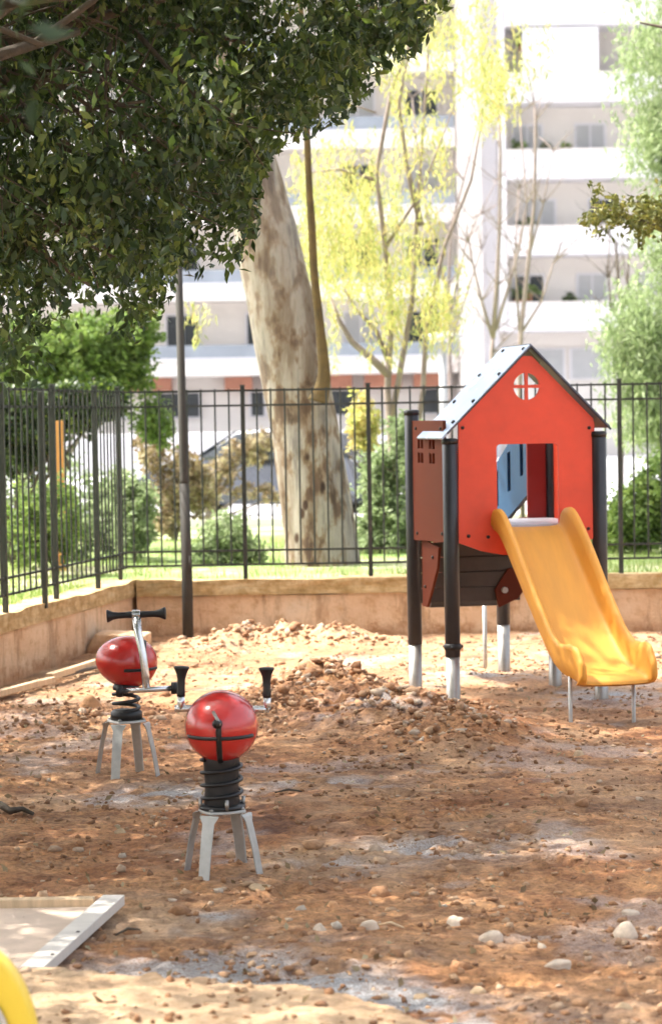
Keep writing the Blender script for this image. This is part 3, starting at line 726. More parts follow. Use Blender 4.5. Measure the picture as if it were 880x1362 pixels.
# slide --------------------------------------------------------------
def loft_slide(name, parent, prof, width, wall_h, th, m):
    """prof: list of (y, z) of the bed; wall_h(t) side height; open channel with rounded lips, real thickness"""
    sec_n = None; V_ = []; Fs = []
    q_ = [Vector((0, a, b)) for a, b in prof]; out_ = []; tt_ = []
    for i in range(len(q_)-1):
        p0, p1, p2, p3 = q_[max(i-1,0)], q_[i], q_[i+1], q_[min(i+2,len(q_)-1)]
        for k in range(5):
            f = k/5; p = .5*((2*p1)+(p2-p0)*f+(2*p0-5*p1+4*p2-p3)*f*f+(3*p1-p0-3*p2+p3)*f**3); out_.append((p.y, p.z)); tt_.append((i+f)/(len(q_)-1))
    out_.append(prof[-1]); tt_.append(1.0); prof = out_
    K = len(prof)
    for i, (y, z) in enumerate(prof):
        t_ = tt_[i]; h = wall_h(t_); w2 = width(t_)/2
        a = Vector((0, prof[min(i+1,K-1)][0]-prof[max(i-1,0)][0], prof[min(i+1,K-1)][1]-prof[max(i-1,0)][1])).normalized()
        nrm_ = Vector((0, -a.z, a.y)); nrm_ = nrm_ if nrm_.z > 0 else -nrm_
        def pt(x, hh): return Vector((x, y, z))+nrm_*hh
        inner = []
        for q in range(6): inner.append((-w2+.0, h*(1-q/6)) if q < 1 else (-w2+.012*(q/6)**2, h*(1-q/6)))
        inner[0] = (-w2-.012, h); inner.insert(0, (-w2-.018, h+.006))
        inner += [(-w2+.014, .008), (-w2+.022, .003), (-w2+.045, 0), (-w2*.5, -.002), (0, -.003)]
        full = inner+[(-x, hh) for x, hh in reversed(inner[:-1])]
        lip = [(w2+.027, h+.006), (w2+.034, h+.001), (w2+.037, h-.008), (w2+.037, h-.02)]
        outr = lip+[(w2+.03, h*.5-.01), (w2+.024, -.012), (w2, -.026)]
        ring = full+outr+[(0, -.03)]+[(-x, hh) for x, hh in reversed(outr)]
        sec_n = len(ring)
        for x, hh in ring: V_.append(tuple(pt(x, hh)))
    for i in range(K-1):
        for j in range(sec_n):
            a = i*sec_n+j; b = i*sec_n+(j+1) % sec_n; Fs.append((a, b, b+sec_n, a+sec_n))
    Fs.append(tuple(range(sec_n))); Fs.append(tuple((K-1)*sec_n+k for k in reversed(range(sec_n))))
    mb = MB(); mb.add(V_, Fs); o = mb.build(name, m, parent, True)
    return o
slide = empty('slide', (B.x, B.y, 0), hr, 'short yellow plastic slide coming out of the red play house doorway', 'slide')
sc_u = (du0+du1)/2
sx_end = .10                                # slight sideways drift measured in the photo
pts = [(.0,.985),(.03,.982),(.10,.955),(.18,.895),(.30,.785),(.42,.675),(.54,.565),(.66,.455),(.76,.37),(.85,.312),(.94,.278),(1.03,.262),(1.10,.255),(1.15,.246),(1.175,.234),(1.185,.215)]
prof = [(-.012-a, b) for a, b in pts]
def wh(t):
    t = float(t); k_ = [0,.06,.12,.25,.4,.5,.6,.68,.76,.84,.9,.95,1.0]; i_ = max(j for j in range(13) if k_[j] <= t) if t < 1 else 12
    if i_ < 12: f_ = (t-k_[i_])/(k_[i_+1]-k_[i_]); t = k_[i_]+(k_[i_+1]-k_[i_])*(f_*f_*(3-2*f_)*.6+f_*.4)
    return float(np.interp(t, [0,.06,.12,.25,.4,.5,.6,.68,.76,.84,.9,.95,1.0],[.03,.10,.128,.125,.105,.10,.112,.135,.155,.15,.11,.06,.012]))
sb = loft_slide('chute', slide, prof, lambda t: float(np.interp(t,[0,.5,.75,1],[.365,.365,.375,.375])), wh, .02, M['yellow'])
for v_ in sb.data.vertices:
    f_ = max(0, min(1, (-v_.co.y-.85)/.33)); v_.co.y += f_*f_*.04*min(1.15, (abs(v_.co.x)/.2))**2
    v_.co.x *= 1-.06*f_**3
for v_ in sb.data.vertices: v_.co.x += sc_u+sx_end*max(0, (-v_.co.y-.05))
for sx in (-1, 1):
    mb = MB(); mb.tube([(sc_u+sx*.172+.070,-1.045,-.25),(sc_u+sx*.172+.070,-1.045,.25)], .0105, 12); mb.build('leg', M['zinc'], slide, True)

# ------------------------------------------------------------------ spring riders
def pl_frame(t, r=.115, zt=.235, splay=.055, rot=0):
    """galvanised four legged ground frame"""
    mb = MB(); n = 24
    ring = []
    for i in range(40):
        a = 2*math.pi*i/40; k = 1/max(abs(math.cos(a)), abs(math.sin(a)))**.55; ring.append((r*.78*k*math.cos(a), r*.78*k*math.sin(a)))
    vs = [(x,y,zt) for x,y in ring]+[(x*1.02,y*1.02,zt-.012) for x,y in ring]; m_ = 40
    mb.add(vs, [tuple(range(m_)), tuple(reversed(range(m_,2*m_)))]+[(i,i+m_,(i+1)%m_+m_,(i+1)%m_) for i in range(m_)], Matrix.Rotation(rot,4,'Z'))
    mb.build('base_plate', M['zinc'], t, bevel=.004)
    for k in range(4):
        a = rot+R(45+90*k); ca, sa = math.cos(a), math.sin(a)
        def q(rad, z, w2, thk):  # cross-section corners
            return [(rad, -w2, z), (rad, w2, z), (rad-thk, w2*.8, z), (rad-thk, -w2*.8, z)]
        secs = [q(r*.98, zt-.013, .040, .010), q(r*1.03, zt-.022, .036, .010), q(r*1.08, zt-.040, .025, .009), q(r*1.08+splay*.5, zt*.45, .0235, .008), q(r*1.08+splay*1.05, -.03, .0225, .008)]
        mb = MB(); vs = sum(secs, []); fs = [(0,1,2,3)]
        for i in range(4):
            for j in range(4): fs.append((i*4+j, i*4+(j+1) % 4, i*4+4+(j+1) % 4, i*4+4+j))
        fs.append((19,18,17,16)); mb.add(vs, fs, Matrix.Rotation(a,4,'Z')); L_ = mb.build('leg', M['zinc'], t, bevel=.003)
        mb = MB(); mb.lathe([(.009,0),(.009,.005),(.004,.009)], 10, Matrix.Rotation(a,4,'Z') @ Matrix.Translation((r*.80,0,zt+.0005))); mb.build('bolt', M['steel'], t, True)
def arc_on(c, r, fn, a0, a1, n=24, off=.0):
    out = []
    for i in range(n+1):
        d = fn(a0+(a1-a0)*i/n); out.append((c[0]+(r[0]+off)*d[0], c[1]+(r[1]+off)*d[1], c[2]+(r[2]+off)*d[2]))
    return out
def grip(mbp, base, direction, L, m, t):
    q = Vector(direction).to_track_quat('Z','Y').to_matrix().to_4x4()
    mb = MB(); mb.lathe([(.0145,0),(.0155,.01),(.014,.03),(.0145,L*.55),(.018,L*.75),(.027,L*.92),(.029,L*.97),(.026,L)], 20, Matrix.Translation(base) @ q)
    return mb.build('grip', m, t, True)
# front rider
g = G(297, 1157)
t = empty('spring_rider', (g.x, g.y, 0), R(0), 'front round red spring rider seen from behind, upright black grips', 'spring rider', 'red spring riders on four legged steel frames')
t.location.z = -.014; pl_frame(t, .10, .235, .045, R(20))
mb = MB(); mb.lathe([(.062,.236),(.064,.25),(.060,.32),(.064,.40),(.07,.43),(.05,.45)], 28); mb.build('spring_sleeve', M['rubber'], t, True)
mb = MB(); hel = []
for i in range(160):
    f = i/159; a = 2*math.pi*3.6*f; hel.append((.071*math.cos(a), .071*math.sin(a), .25+.165*f))
mb.tube(hel, .0068, 8); mb.build('coil_spring', M['rubber'], t, True)
mb = MB(); mb.lathe([(.083,.2365),(.083,.246),(.07,.252)], 24); mb.build('spring_clamp', M['rubber'], t, True)
for a in (R(-75), R(15), R(105), R(195)):
    mb = MB(); mb.tube([(.078*math.cos(a),.078*math.sin(a),.238),(.078*math.cos(a),.078*math.sin(a),.275)], .007, 8); mb.build('bolt', M['steel'], t, True)
C1 = (.003, .0, .530); R1 = (.131, .158, .128)
def wp(p): return Vector((p.x*(1-.03*p.z), p.y, p.z if p.z > 0 else p.z*.98))
mb = MB(); mb.ellip(C1, R1, 56, 36, warp=None); body = mb.build('body', M['redball'], t, True)
mb = MB(); mb.tube(arc_on(C1, R1, lambda a: (math.sin(a)*.985,-math.cos(a)*.985,-.2), R(-62), R(60), off=-.001), .008, 8, flat=.9); mb.build('groove', M['rubber'], body, True)
mb = MB(); mb.tube(arc_on(C1, R1, lambda a: (-.02,-math.cos(a),math.sin(a)), R(-66), R(10), off=.003), .010, 8, flat=.5); mb.build('strap', M['rubber'], body, True)
mb = MB(); mb.tube(arc_on(C1, R1, lambda a: (math.sin(a)*.62+.0,-.42*math.cos(a),.78+.0*a), R(-50), R(50), off=-.0), .004, 8); mb.build('groove', M['rubber'], body, True)
mb = MB(); mb.tube(arc_on(C1, R1, lambda a: (math.sin(a),-.25*math.cos(a),.97*math.cos(a)), R(-70), R(70), off=-.001), .0022, 6); mb.build('seam', M['rubber'], body, True)
mb = MB(); mb.lathe([(.017,0),(.018,.012),(.012,.02),(.008,.03)], 16, Matrix.Translation((-.003,-.165,.558)) @ Matrix.Rotation(R(80),4,'X')); mb.build('buckle', M['rubber'], body, True)
mb = MB(); mb.tube([(-.018,-.155,.60),(-.002,-.178,.575),(.006,-.186,.555)], .006, 8); mb.build('clip', M['steel'], body, True)
mb = MB(); mb.tube([(-.165,.06,.588),(-.15,.06,.588),(.15,.06,.580),(.172,.06,.580)], .013, 14); mb.build('handlebar', M['bright_steel'], t, True)
for sx, zz in ((-.143,.597),(.165,.588)):
    mb = MB(); mb.tube([(sx,.06,zz-.01),(sx,.06,zz+.036)], .0135, 14); mb.build('elbow', M['bright_steel'], t, True)
    grip(None, (sx,.06,zz+.034), (0 if sx > 0 else .04,0,1), .108, M['rubber'], t)
# rear rider
g = G(170, 1030)
t = empty('spring_rider', (g.x, g.y, 0), 0, 'rear red spring rider seen from the side with a T shaped steel handle', 'spring rider', 'red spring riders on four legged steel frames')
pl_frame(t, .10, .252, .045, R(28))
mb = MB(); hel = []
for i in range(150):
    f = i/149; a = 2*math.pi*3.2*f; hel.append((.058*math.cos(a), .058*math.sin(a), .262+.135*f))
mb.tube(hel, .0085, 8); mb.build('coil_spring', M['rubber'], t, True)
mb = MB(); mb.lathe([(.072,.2535),(.072,.285),(.062,.295)], 24); mb.build('spring_clamp', M['rubber'], t, True)
mb = MB(); mb.lathe([(.05,.385),(.06,.39),(.06,.405),(.05,.42)], 20); mb.build('seat_mount', M['rubber'], t, True)
C2 = (.003,.02,.515); R2 = (.142,.135,.118)
def wp2(p): return Vector((p.x, p.y, p.z*(1+.08*p.x)))
mb = MB(); mb.ellip(C2, R2, 56, 36, warp=wp2, M=Matrix.Translation(C2) @ Matrix.Rotation(R(9),4,'Y') @ Matrix.Translation((-C2[0],-C2[1],-C2[2]))); body = mb.build('body', M['redball'], t, True)
mb = MB(); mb.tube(arc_on(C2, R2, lambda a: (math.sin(a)*.96,-math.cos(a)*.96,-.25), R(0), R(80), off=.001), .0085, 8, flat=.9); mb.build('groove', M['rubber'], body, True)
mb = MB(); mb.tube(arc_on(C2, R2, lambda a: (.58,-math.cos(a)*.82,math.sin(a)*.82), R(-60), R(70), off=.002), .014, 8, flat=.6); mb.build('strap', M['rubber'], body, True)
mb = MB(); mb.tube([(.062,-.10,.735),(.07,-.125,.66),(.092,-.15,.56),(.102,-.15,.47),(.104,-.145,.40)], [.020,.018,.018,.018,.017], 14); mb.build('handle_post', M['bright_steel'], t, True)
mb = MB(); mb.lathe([(.021,-.018),(.021,.018)], 16, Matrix.Translation((.062,-.10,.737)) @ Matrix.Rotation(R(90),4,'Y')); mb.build('handle_joint', M['bright_steel'], t, bevel=.003)
for sg in (-1, 1): grip(None, (.062+sg*.018,-.10,.737), (sg,-.06,.04 if sg > 0 else -.04), .115, M['rubber'], t)
mb = MB(); mb.tube([(-.01,-.145,.398),(.225,-.16,.408)], .0125, 14); mb.build('footrest', M['bright_steel'], t, True)
for x_, z_ in ((-.016,.398),(.231,.409)):
    mb = MB(); mb.lathe([(.026,-.014),(.028,0),(.026,.014)], 16, Matrix.Translation((x_,-.148 if x_ < 0 else -.16,z_)) @ Matrix.Rotation(R(90),4,'Y')); mb.build('footrest_cap', M['rubber'], t, True)

# ------------------------------------------------------------------ foreground: board, yellow slide end, cable
pa = G(150,1202,.03); pb = G(40,1300,.03)
t = empty('formwork_panel', (pa.x, pa.y, .01), 0, 'flat dusty plywood panel with timber edging lying at the lower left', 'panel')
d = (pb-pa); d.z = 0; L = d.length; a = math.atan2(d.y, d.x)
mb = MB(); q = Matrix.Rotation(a,4,'Z')
mb.box((-.02,-.036,.012),(L+.02,.036,.046), q); o = mb.build('edge_board', M['white_board'], t, bevel=.003); o['label'] = 'white painted edge board'
pc = G(-420,1206,.03)-pa
mb = MB(); mb.add([(-.03,.0,.0)], []); mb = MB()
mb.box((pc.x,-.022,.006),(-.06,.026,.042)); mb.build('back_batten', M['timber'], t, bevel=.003)
vs = [(-.045,-.025,0),(pc.x,-.025,0),(pc.x-.3,d.y,0),(d.x+.0,d.y-.01,0)]; mb = MB()
mb.add([(x,y,.0) for x,y,_ in vs]+[(x,y,.016) for x,y,_ in vs], [(0,1,2,3),(7,6,5,4),(0,4,5,1),(1,5,6,2),(2,6,7,3),(3,7,4,0)]); mb.build('plywood_sheet', M['ply'], t)
t['label'] = 'flat dusty plywood panel with timber edging lying at the lower left'
for px, py in ((104,1238),(70,1268)):
    q_ = G(px,py,.06)-pa; mb = MB(); mb.lathe([(.006,.0462),(.006,.0485),(.002,.050)], 8, Matrix.Translation((q_.x,q_.y,0))); mb.build('nail', M['dark_board'], t)
# yellow slide end close to camera
c = P(-40, 1395, 5.1)
t = empty('yellow_slide_end', (c.x, c.y, 0), 0, 'out of focus yellow curved slide edge at the bottom left corner', 'slide')
def arcp(rx, rz, n=28, a0=-8, a1=100): return [(rx*math.cos(R(a0+(a1-a0)*i/n)), 0, c.z-.02+rz*math.sin(R(a0+(a1-a0)*i/n))) for i in range(n+1)]
mb = MB(); o1 = arcp(.150,.252); i1 = arcp(.098,.165)
vs = []; fs = []
for (p_, q_) in zip(o1, i1):
    vs += [(p_[0],-.035,p_[2]),(p_[0]+.004,.0,p_[2]+.004),(p_[0],.035,p_[2]),(q_[0],.03,q_[2]),(q_[0]-.004,0,q_[2]-.004),(q_[0],-.03,q_[2])]
for i in range(len(o1)-1):
    for j in range(6): fs.append((i*6+j, i*6+(j+1) % 6, i*6+6+(j+1) % 6, i*6+6+j))
fs += [tuple(range(6)), tuple(len(vs)-6+k for k in reversed(range(6)))]
mb.add(vs, fs); o = mb.build('rim', M['lemon'], t, True, bevel=.012)
mb = MB(); mb.tube([(x,-.036,z) for x,_,z in arcp(.094,.158)], .007, 10); mb.build('rim_highlight', M['white_board'], t, True)  # white strip put in for the bright highlight along the rim
mb = MB(); pl = [(p_[0]*.9, p_[2]) for p_ in arcp(.093,.155)]+[(-.3, c.z+.14),(-.3, c.z-.1)]
mb.prism(pl, -.02, .0); mb.build('inner_panel', M['green'], t)
mb = MB(); mb.box((-.34,-.10,-.05),(-.26,.1,c.z+.2)); mb.build('support', M['post'], t, bevel=.01)
# cable at left
mb = MB(); pts_ = [G(-40,1062,.03), G(0,1070,.035), G(14,1079,.03), G(30,1076,.02), G(44,1082,.01)]
mb.tube([tuple(p) for p in pts_], [.014,.016,.015,.011,.008], 10, jit=.08); o = mb.build('root', M['bark_dark'], smooth=True); tag(o, 'dark twisted piece of root on the dirt at the left edge', 'root')
for px, py, L_, a_, lab in ((812,1050,.12,.1,'dark brown twig lying in the middle of the open dirt'),(170,1235,.10,.8,'small brown twig beside the white edge board'),(520,1226,.09,2.6,'bent light twig right of the pale squarish stone')):
    g = G(px if px != 812 else 384, py, .02); mb = MB(); ex = math.cos(a_)*L_/2; ey = math.sin(a_)*L_/2
    z_ = hz(g.x, g.y)+.012; mb.tube([(g.x-ex,g.y-ey,z_),(g.x,g.y+.01,z_+.01),(g.x+ex,g.y+ey,z_)], [.003,.005,.003], 8); tag(mb.build('twig', M['bark_dark'] if a_ < 1 else M['timber'], smooth=True), lab, 'twig')

# ------------------------------------------------------------------ trees
def limb(mb, p, d, L, r, depth, rr, up=.15, seg=5, tips=None, spread=.6):
    pts = [Vector(p)]; rad = [r]; d = Vector(d).normalized()
    for i in range(seg):
        d = (d+Vector((rr.gauss(0,.12), rr.gauss(0,.12), rr.gauss(0,.08)+up*.15))).normalized()
        pts.append(pts[-1]+d*(L/seg)); rad.append(r*(1-.55*(i+1)/seg))
    mb.tube(pts, rad, 7 if depth > 1 else 5, cap=True)
    if depth > 0:
        for k in range(rr.choice((2,3,3))):
            i = rr.randint(2, seg); nd = (d+Vector((rr.gauss(0,spread), rr.gauss(0,spread), rr.gauss(0,spread*.6)+up))).normalized()
            limb(mb, pts[i], nd, L*rr.uniform(.55,.8), rad[i]*.7, depth-1, rr, up, seg, tips, spread)
    elif tips is not None: tips.append(pts[-1]); tips.append(pts[len(pts)//2])
# -- the big dark tree whose crown hangs into the picture from the left and shades the foreground
yb_x = [-400,0,50,80,130,170,215,245,290,340,350,362,395,430,470,500,520,550,585,605,640]
yb_y = [560,505,500,470,452,470,425,375,362,340,250,205,190,172,155,112,85,75,30,-10,-60]
lit_polys = [[(200,838),(470,842),(540,866),(590,900),(590,922),(480,918),(420,905),(330,868),(215,866)],
             [(530,912),(600,905),(640,918),(700,955),(715,978),(560,958)],
             [(610,852),(900,842),(900,888),(800,886),(740,876),(620,880)],
             [(330,885),(430,890),(500,918),(400,925)]]
yb_y = [v-12 for v in yb_y]; yb_y[3] = 440; yb_y[4] = 425
def inpoly(px, py, poly):
    c_ = np.zeros(len(px), bool); n_ = len(poly)
    for i in range(n_):
        x0, y0 = poly[i]; x1, y1 = poly[(i+1) % n_]
        if y0 == y1: continue
        k_ = ((y0 > py) != (y1 > py)) & (px < (x1-x0)*(py-y0)/(y1-y0)+x0); c_ ^= k_
    return c_
def bankshade(C):
    g_ = np.asarray(C)-np.array(SUN)[None]*(np.asarray(C)[:,2]/SUN.z)[:,None]; a_, b_ = proj(g_)
    return (b_ > 1285) & (g_[:,1] > 4.8) & (a_ > -60) & (a_ < 760)
def lit(C):
    C = np.asarray(C); g_ = C-np.array(SUN)[None]*(C[:,2]/SUN.z)[:,None]
    gx_, gy_ = proj(g_); ok = g_[:,1] > 6; r_ = np.zeros(len(C), bool)
    for pl_ in lit_polys: r_ |= inpoly(gx_, gy_, pl_)
    return r_ & ok & (fbm(g_[:,0], g_[:,1], 2.0, 3, 177) > .52)
nc = 5200
C = np.stack([rng.uniform(-6.5,1.9,nc*4), rng.uniform(2.5,13.8,nc*4), rng.uniform(1.75,6.6,nc*4)], 1)
px, py = proj(C)
yb = np.interp(px, yb_x, yb_y)+22*(fbm(C[:,0]*1.0,C[:,1]+C[:,2],2.5,3,120)-.5)*2
vis = (px > -60) & (px < 900) & (py > -50) & (C[:,1] > 1)
okv = (py < yb-14) & (C[:,1] > 8.3)
# shape of the rest: a broad dome
dome = ((C[:,0]+2.3)/4.6)**2+((C[:,1]-8.3)/6.2)**2+((C[:,2]-3.6)/3.2)**2 < 1
lowok = C[:,2] > np.where(px < -60, 1.9, 3.3)
k = dome & np.where(vis, okv, lowok)
k &= ~(lit(C) & (rng.random(len(C)) < .93))
k &= ~(bankshade(C) & (rng.random(len(C)) < .6))
# visible region gets every candidate, the rest is thinned
k &= np.where(vis, (fbm(C[:,0]+C[:,1]*.5, C[:,2]+C[:,1]*.25, 1.8, 3, 141) > .575), rng.random(len(C)) < .45)
C = C[k]; print('clusters', len(C))
extra = np.stack([rng.uniform(-1.9,.9,9000), rng.uniform(9.4,12.2,9000), rng.uniform(1.7,4.4,9000)], 1)
den_ = fbm(extra[:,0]+extra[:,1]*.5, extra[:,2]+extra[:,1]*.25, 2.2, 3, 140)
px, py = proj(extra); yb = np.interp(px, yb_x, yb_y)+90*(fbm(extra[:,0]*2+extra[:,1]*.7,extra[:,2]*2+extra[:,1]*.4,2.5,3,121)-.5)
k = (den_ > .545-.05*np.clip((yb-py)/200,0,1)) & (py < yb) & (rng.random(9000) < np.minimum(.85, .18+(yb-py)/130)) & (px > -60) & (py > -80) & ~(lit(extra) & (rng.random(9000) < .9))
extra = extra[k]; print('visible clusters', len(extra))
def clumps(Cs, per, rad, leafs, seedbias=None):
    n_ = len(Cs); d = rng.normal(size=(n_,3)); d[:,2] -= .5; d /= np.linalg.norm(d,axis=1)[:,None]
    t_ = rng.uniform(-1,1,(n_,per,1)); off = d[:,None,:]*t_*rad+rng.normal(0,rad*.22,(n_,per,3))
    return (Cs[:,None,:]+off).reshape(-1,3), np.repeat(rng.random(n_), per)
tr = empty('shade_tree', (-3.4, 8.6, .4), 0, 'large dark leafed tree whose crown hangs over the upper left', 'tree')
hs2 = []  # unseen leaf clusters added along the sun rays to shade the play house
for _ in range(4000):
    u_, v_, z_ = rng.uniform(-.15,W_+.25), rng.uniform(-.35,D_+.1), rng.uniform(.75,1.5); T_ = (rng.uniform(4.4,6.0)-z_)/SUN.z
    hs2.append((B.x+u_*math.cos(hr)-v_*math.sin(hr)+SUN.x*T_, B.y+u_*math.sin(hr)+v_*math.cos(hr)+SUN.y*T_, z_+SUN.z*T_))
hs2 = np.array(hs2); hs2 = hs2[~lit(hs2)]; hx2, hy2 = proj(hs2); hs2 = hs2[hy2 < -30][:900]; print('house shade', len(hs2))
C = np.concatenate([C, hs2])
P1, c1 = clumps(C, 34, .22, None); P2, c2 = clumps(extra, 26, .12, None)
A = np.concatenate([P1, P2]); cl = np.concatenate([c1, c2])
ppx, ppy = proj(A); inv = (ppx > -20) & (ppx < 900) & (ppy > -20) & (A[:,1] > .5)
bad = inv & (ppy > np.interp(ppx, yb_x, yb_y)+np.where(ppx > 335, 14, 34))
A = A[~bad]; cl = cl[~bad]; inv = inv[~bad]
size = np.where(inv, rng.uniform(.028,.072,len(A)), rng.uniform(.07,.10,len(A)))
print('leaves', len(A))
crown = leaves('crown', A, size, M['leaf_dark'], tr, .46, .75, org=(-3.4,8.6,.4), clump=cl)
mb = MB(); rr = random.Random(3)
mb.tube([(0,0,-.6),(.02,.02,.6),(.1,.1,1.4),(.2,.1,2.0)], [.24,.19,.17,.16], 14)
for dd, L_ in (((1,.1,.45),3.6),((.8,.7,.4),3.8),((.5,-.8,.55),3.4),((-.6,.3,.7),2.8),((.9,-.3,.6),3.6),((.3,1,.6),3.2)):
    limb(mb, (.2,.1,1.9+rr.uniform(-.3,.3)), dd, L_*.62, .09, 2, rr, .12)
for (a_, b_, Y_), w_ in (((230,260,10.6),.05),((380,70,11.0),.05),((120,380,10.2),.045),((270,180,11.4),.04),((60,180,10),.045),((440,0,11.2),.04)):
    p1 = P(a_, b_, Y_)-Vector((-3.4,8.6,.4)); p0 = Vector((.2,.1,1.9+.1*w_)); md = p0.lerp(p1,.5)+Vector((0,0,.55))
    pt_ = [p0, p0.lerp(md,.5)+Vector((0,0,.12)), md, md.lerp(p1,.5)+Vector((0,0,.08)), p1]; mb.tube(pt_, [w_,w_*.8,w_*.6,w_*.35,w_*.15], 8, jit=.05)
    for q_ in pt_[2:4]:
        for _ in range(4): limb(mb, q_, (rr.uniform(.1,1),rr.gauss(0,.5),rr.gauss(-.1,.5)), rr.uniform(.5,.9), w_*.3, 1, rr, -.1, 4)
mb.build('trunk', M['bark_dark'], tr, True)
# fallen leaves on the soil
n = 1500; lx_ = rng.uniform(-2.0,2.6,n); ly_ = 6+rng.random(n)*(BY-6.3); ok_ = (lx_ > xw(ly_)+.05) & (rng.random(n) < .35+.65*sst(.45,.6,fbm(lx_,ly_,1.2,3,300)))
lx_, ly_ = lx_[ok_], ly_[ok_]; o = leaves('fallen_leaves', np.stack([lx_, ly_, hgt(lx_, ly_)+.009], 1)*1.0, rng.uniform(.018,.045,len(lx_)), M['leaf_dry'], None, .5, 0)
tag(o, 'small dry leaves scattered over the soil', 'leaves', kind='stuff')

# -- eucalyptus
EY = 19.7
t = empty('eucalyptus_tree', (P(428,775,EY).x, EY, .4), 0, 'thick mottled pale eucalyptus trunk leaning left behind the back fence', 'tree')
E0 = Vector(t.location)
def stem(pxs, Yd, nm, m, jit=0, nseg=22):
    pts_ = [P(a, b, Yd)-E0 for a, b, w_ in pxs]; rad = [w_*Yd/F/2 for a, b, w_ in pxs]
    P_ = []; R_ = []
    for i in range(len(pts_)-1):
        p0 = pts_[max(i-1,0)]; p1 = pts_[i]; p2 = pts_[i+1]; p3 = pts_[min(i+2,len(pts_)-1)]
        for k in range(6):
            f = k/6; P_.append(.5*((2*p1)+(p2-p0)*f+(2*p0-5*p1+4*p2-p3)*f*f+(3*p1-p0-3*p2+p3)*f**3)); R_.append(rad[i]+(rad[i+1]-rad[i])*f)
    P_.append(pts_[-1]); R_.append(rad[-1])
    mb = MB(); n_ = 28; mb.tube(P_, R_, n_)
    for i, v_ in enumerate(mb.v[:len(P_)*n_]):
        c_ = P_[i//n_]; d_ = Vector(v_)-c_; a_ = (i % n_)/n_*6.283
        k_ = 1+jit*(math.sin(a_*2+v_[2]*1.1)*.5+math.sin(a_*3-v_[2]*1.7)*.35+(float(vn(np.array([a_*2.]), np.array([v_[2]*5.]), 5)[0])-.5)*.6)
        mb.v[i] = tuple(c_+d_*k_)
    return mb.build(nm, m, t, True)
stem([(432,800,118),(430,768,104),(425,700,94),(414,620,88),(405,560,86),(393,500,86),(378,430,86),(365,370,85),(352,310,82),(338,250,78),(322,180,70),(306,100,60),(285,-20,52),(262,-160,40),(240,-320,26)], EY, 'trunk', M['euc'], .09)
stem([(424,535,26),(431,500,15),(426,440,11),(418,370,10),(414,300,10),(410,230,9),(407,150,9),(402,40,8),(392,-100,7)], EY-.35, 'side_stem', M['bark_ochre'], .2)
cc_ = []
for _ in range(900):
    a = rng.uniform(0,6.28); r_ = rng.uniform(.1,1)**.6*2.6; z_ = rng.uniform(6.0,9.0); cc_.append((E0.x-1.2+r_*math.cos(a), EY+r_*math.sin(a), z_))
cc_ = np.array(cc_); cc_ = cc_[~lit(cc_)]
A, cl = clumps(cc_, 26, .3, None); leaves('crown', A, rng.uniform(.10,.16,len(A)), M['leaf_olive'], t, .25, .8, org=tuple(E0), clump=cl)

# -- weeping yellow tree
WY = 24.0
w0 = P(528, 700, WY); w0.z = .3
t = empty('weeping_tree', tuple(w0), 0, 'tree with long hanging yellow leaf strands between eucalyptus and play house', 'tree')
rr = random.Random(11)
regions = [((412,590),(215,300),(50,130),170),((500,600),(330,400),(60,95),70),((570,600),(380,420),(40,60),30),((420,520),(260,380),(60,130),90),((540,690),(-40,60),(60,130),110),((620,690),(20,110),(50,90),60),((395,430),(180,260),(80,220),60),((630,690),(60,110),(50,90),50),((255,295),(385,420),(30,50),18),((480,600),(-20,60),(30,100),60),((470,600),(330,410),(50,90),90),((400,520),(150,260),(80,190),70),((520,590),(120,220),(60,120),50)]
pts_ = []
for (xa, xb), (ya, yb_), (la, lb), cnt in regions:
    for _ in range(int(cnt*.20)):
        x0 = rr.gauss((xa+xb)/2, (xb-xa)/3.2); y0_ = rr.gauss((ya+yb_)/2, (yb_-ya)/3.0); L_ = rr.uniform(la, lb); Yd = WY+rr.uniform(-1.2,1.2); sway = rr.uniform(-14,16)
        p0 = P(x0, y0_, Yd); p1 = P(x0+sway*.5, y0_+L_, Yd)
        for k in range(int(L_*.85)):
            f = k/(L_*.85); q = p0.lerp(p1, f); pts_.append((q.x+rr.gauss(0,.045)+.05*math.sin(f*3), q.y+rr.gauss(0,.05), q.z))
pts_ = np.array(pts_); print('weep', len(pts_))
leaves('crown', pts_, rng.uniform(.05,.12,len(pts_)), M['leaf_yellow'], t, .17, 1.1, org=tuple(w0))
mb = MB()
def lpt(px, py, Yd=WY): return tuple(P(px, py, Yd)-w0)
for path, r_ in (([(528,720),(522,620),(515,520),(520,420),(512,330),(500,230),(520,120),(560,20),(590,-80)],.042),
                 ([(520,560),(536,470),(548,400),(552,320),(560,200),(566,120),(572,20)],.032),
                 ([(548,620),(562,520),(566,440),(590,330),(626,240),(640,160)],.032),
                 ([(518,500),(495,478),(468,455),(450,425),(440,395)],.045),
                 ([(516,480),(500,440),(472,410),(455,380)],.03),
                 ([(560,300),(540,220),(530,140),(545,60)],.035),([(500,240),(450,225),(410,230)],.02),
                 ([(590,-70),(640,-60),(680,-20)],.03),([(512,330),(560,255),(600,150)],.02),([(500,150),(470,140),(420,150)],.012)):
    n_ = len(path); mb.tube([Vector(lpt(*p)) for p in path], [r_*(1-.7*i/(n_-1)) for i in range(n_)], 8, jit=.06)
mb.build('trunk', M['bark_grey'], t, True)

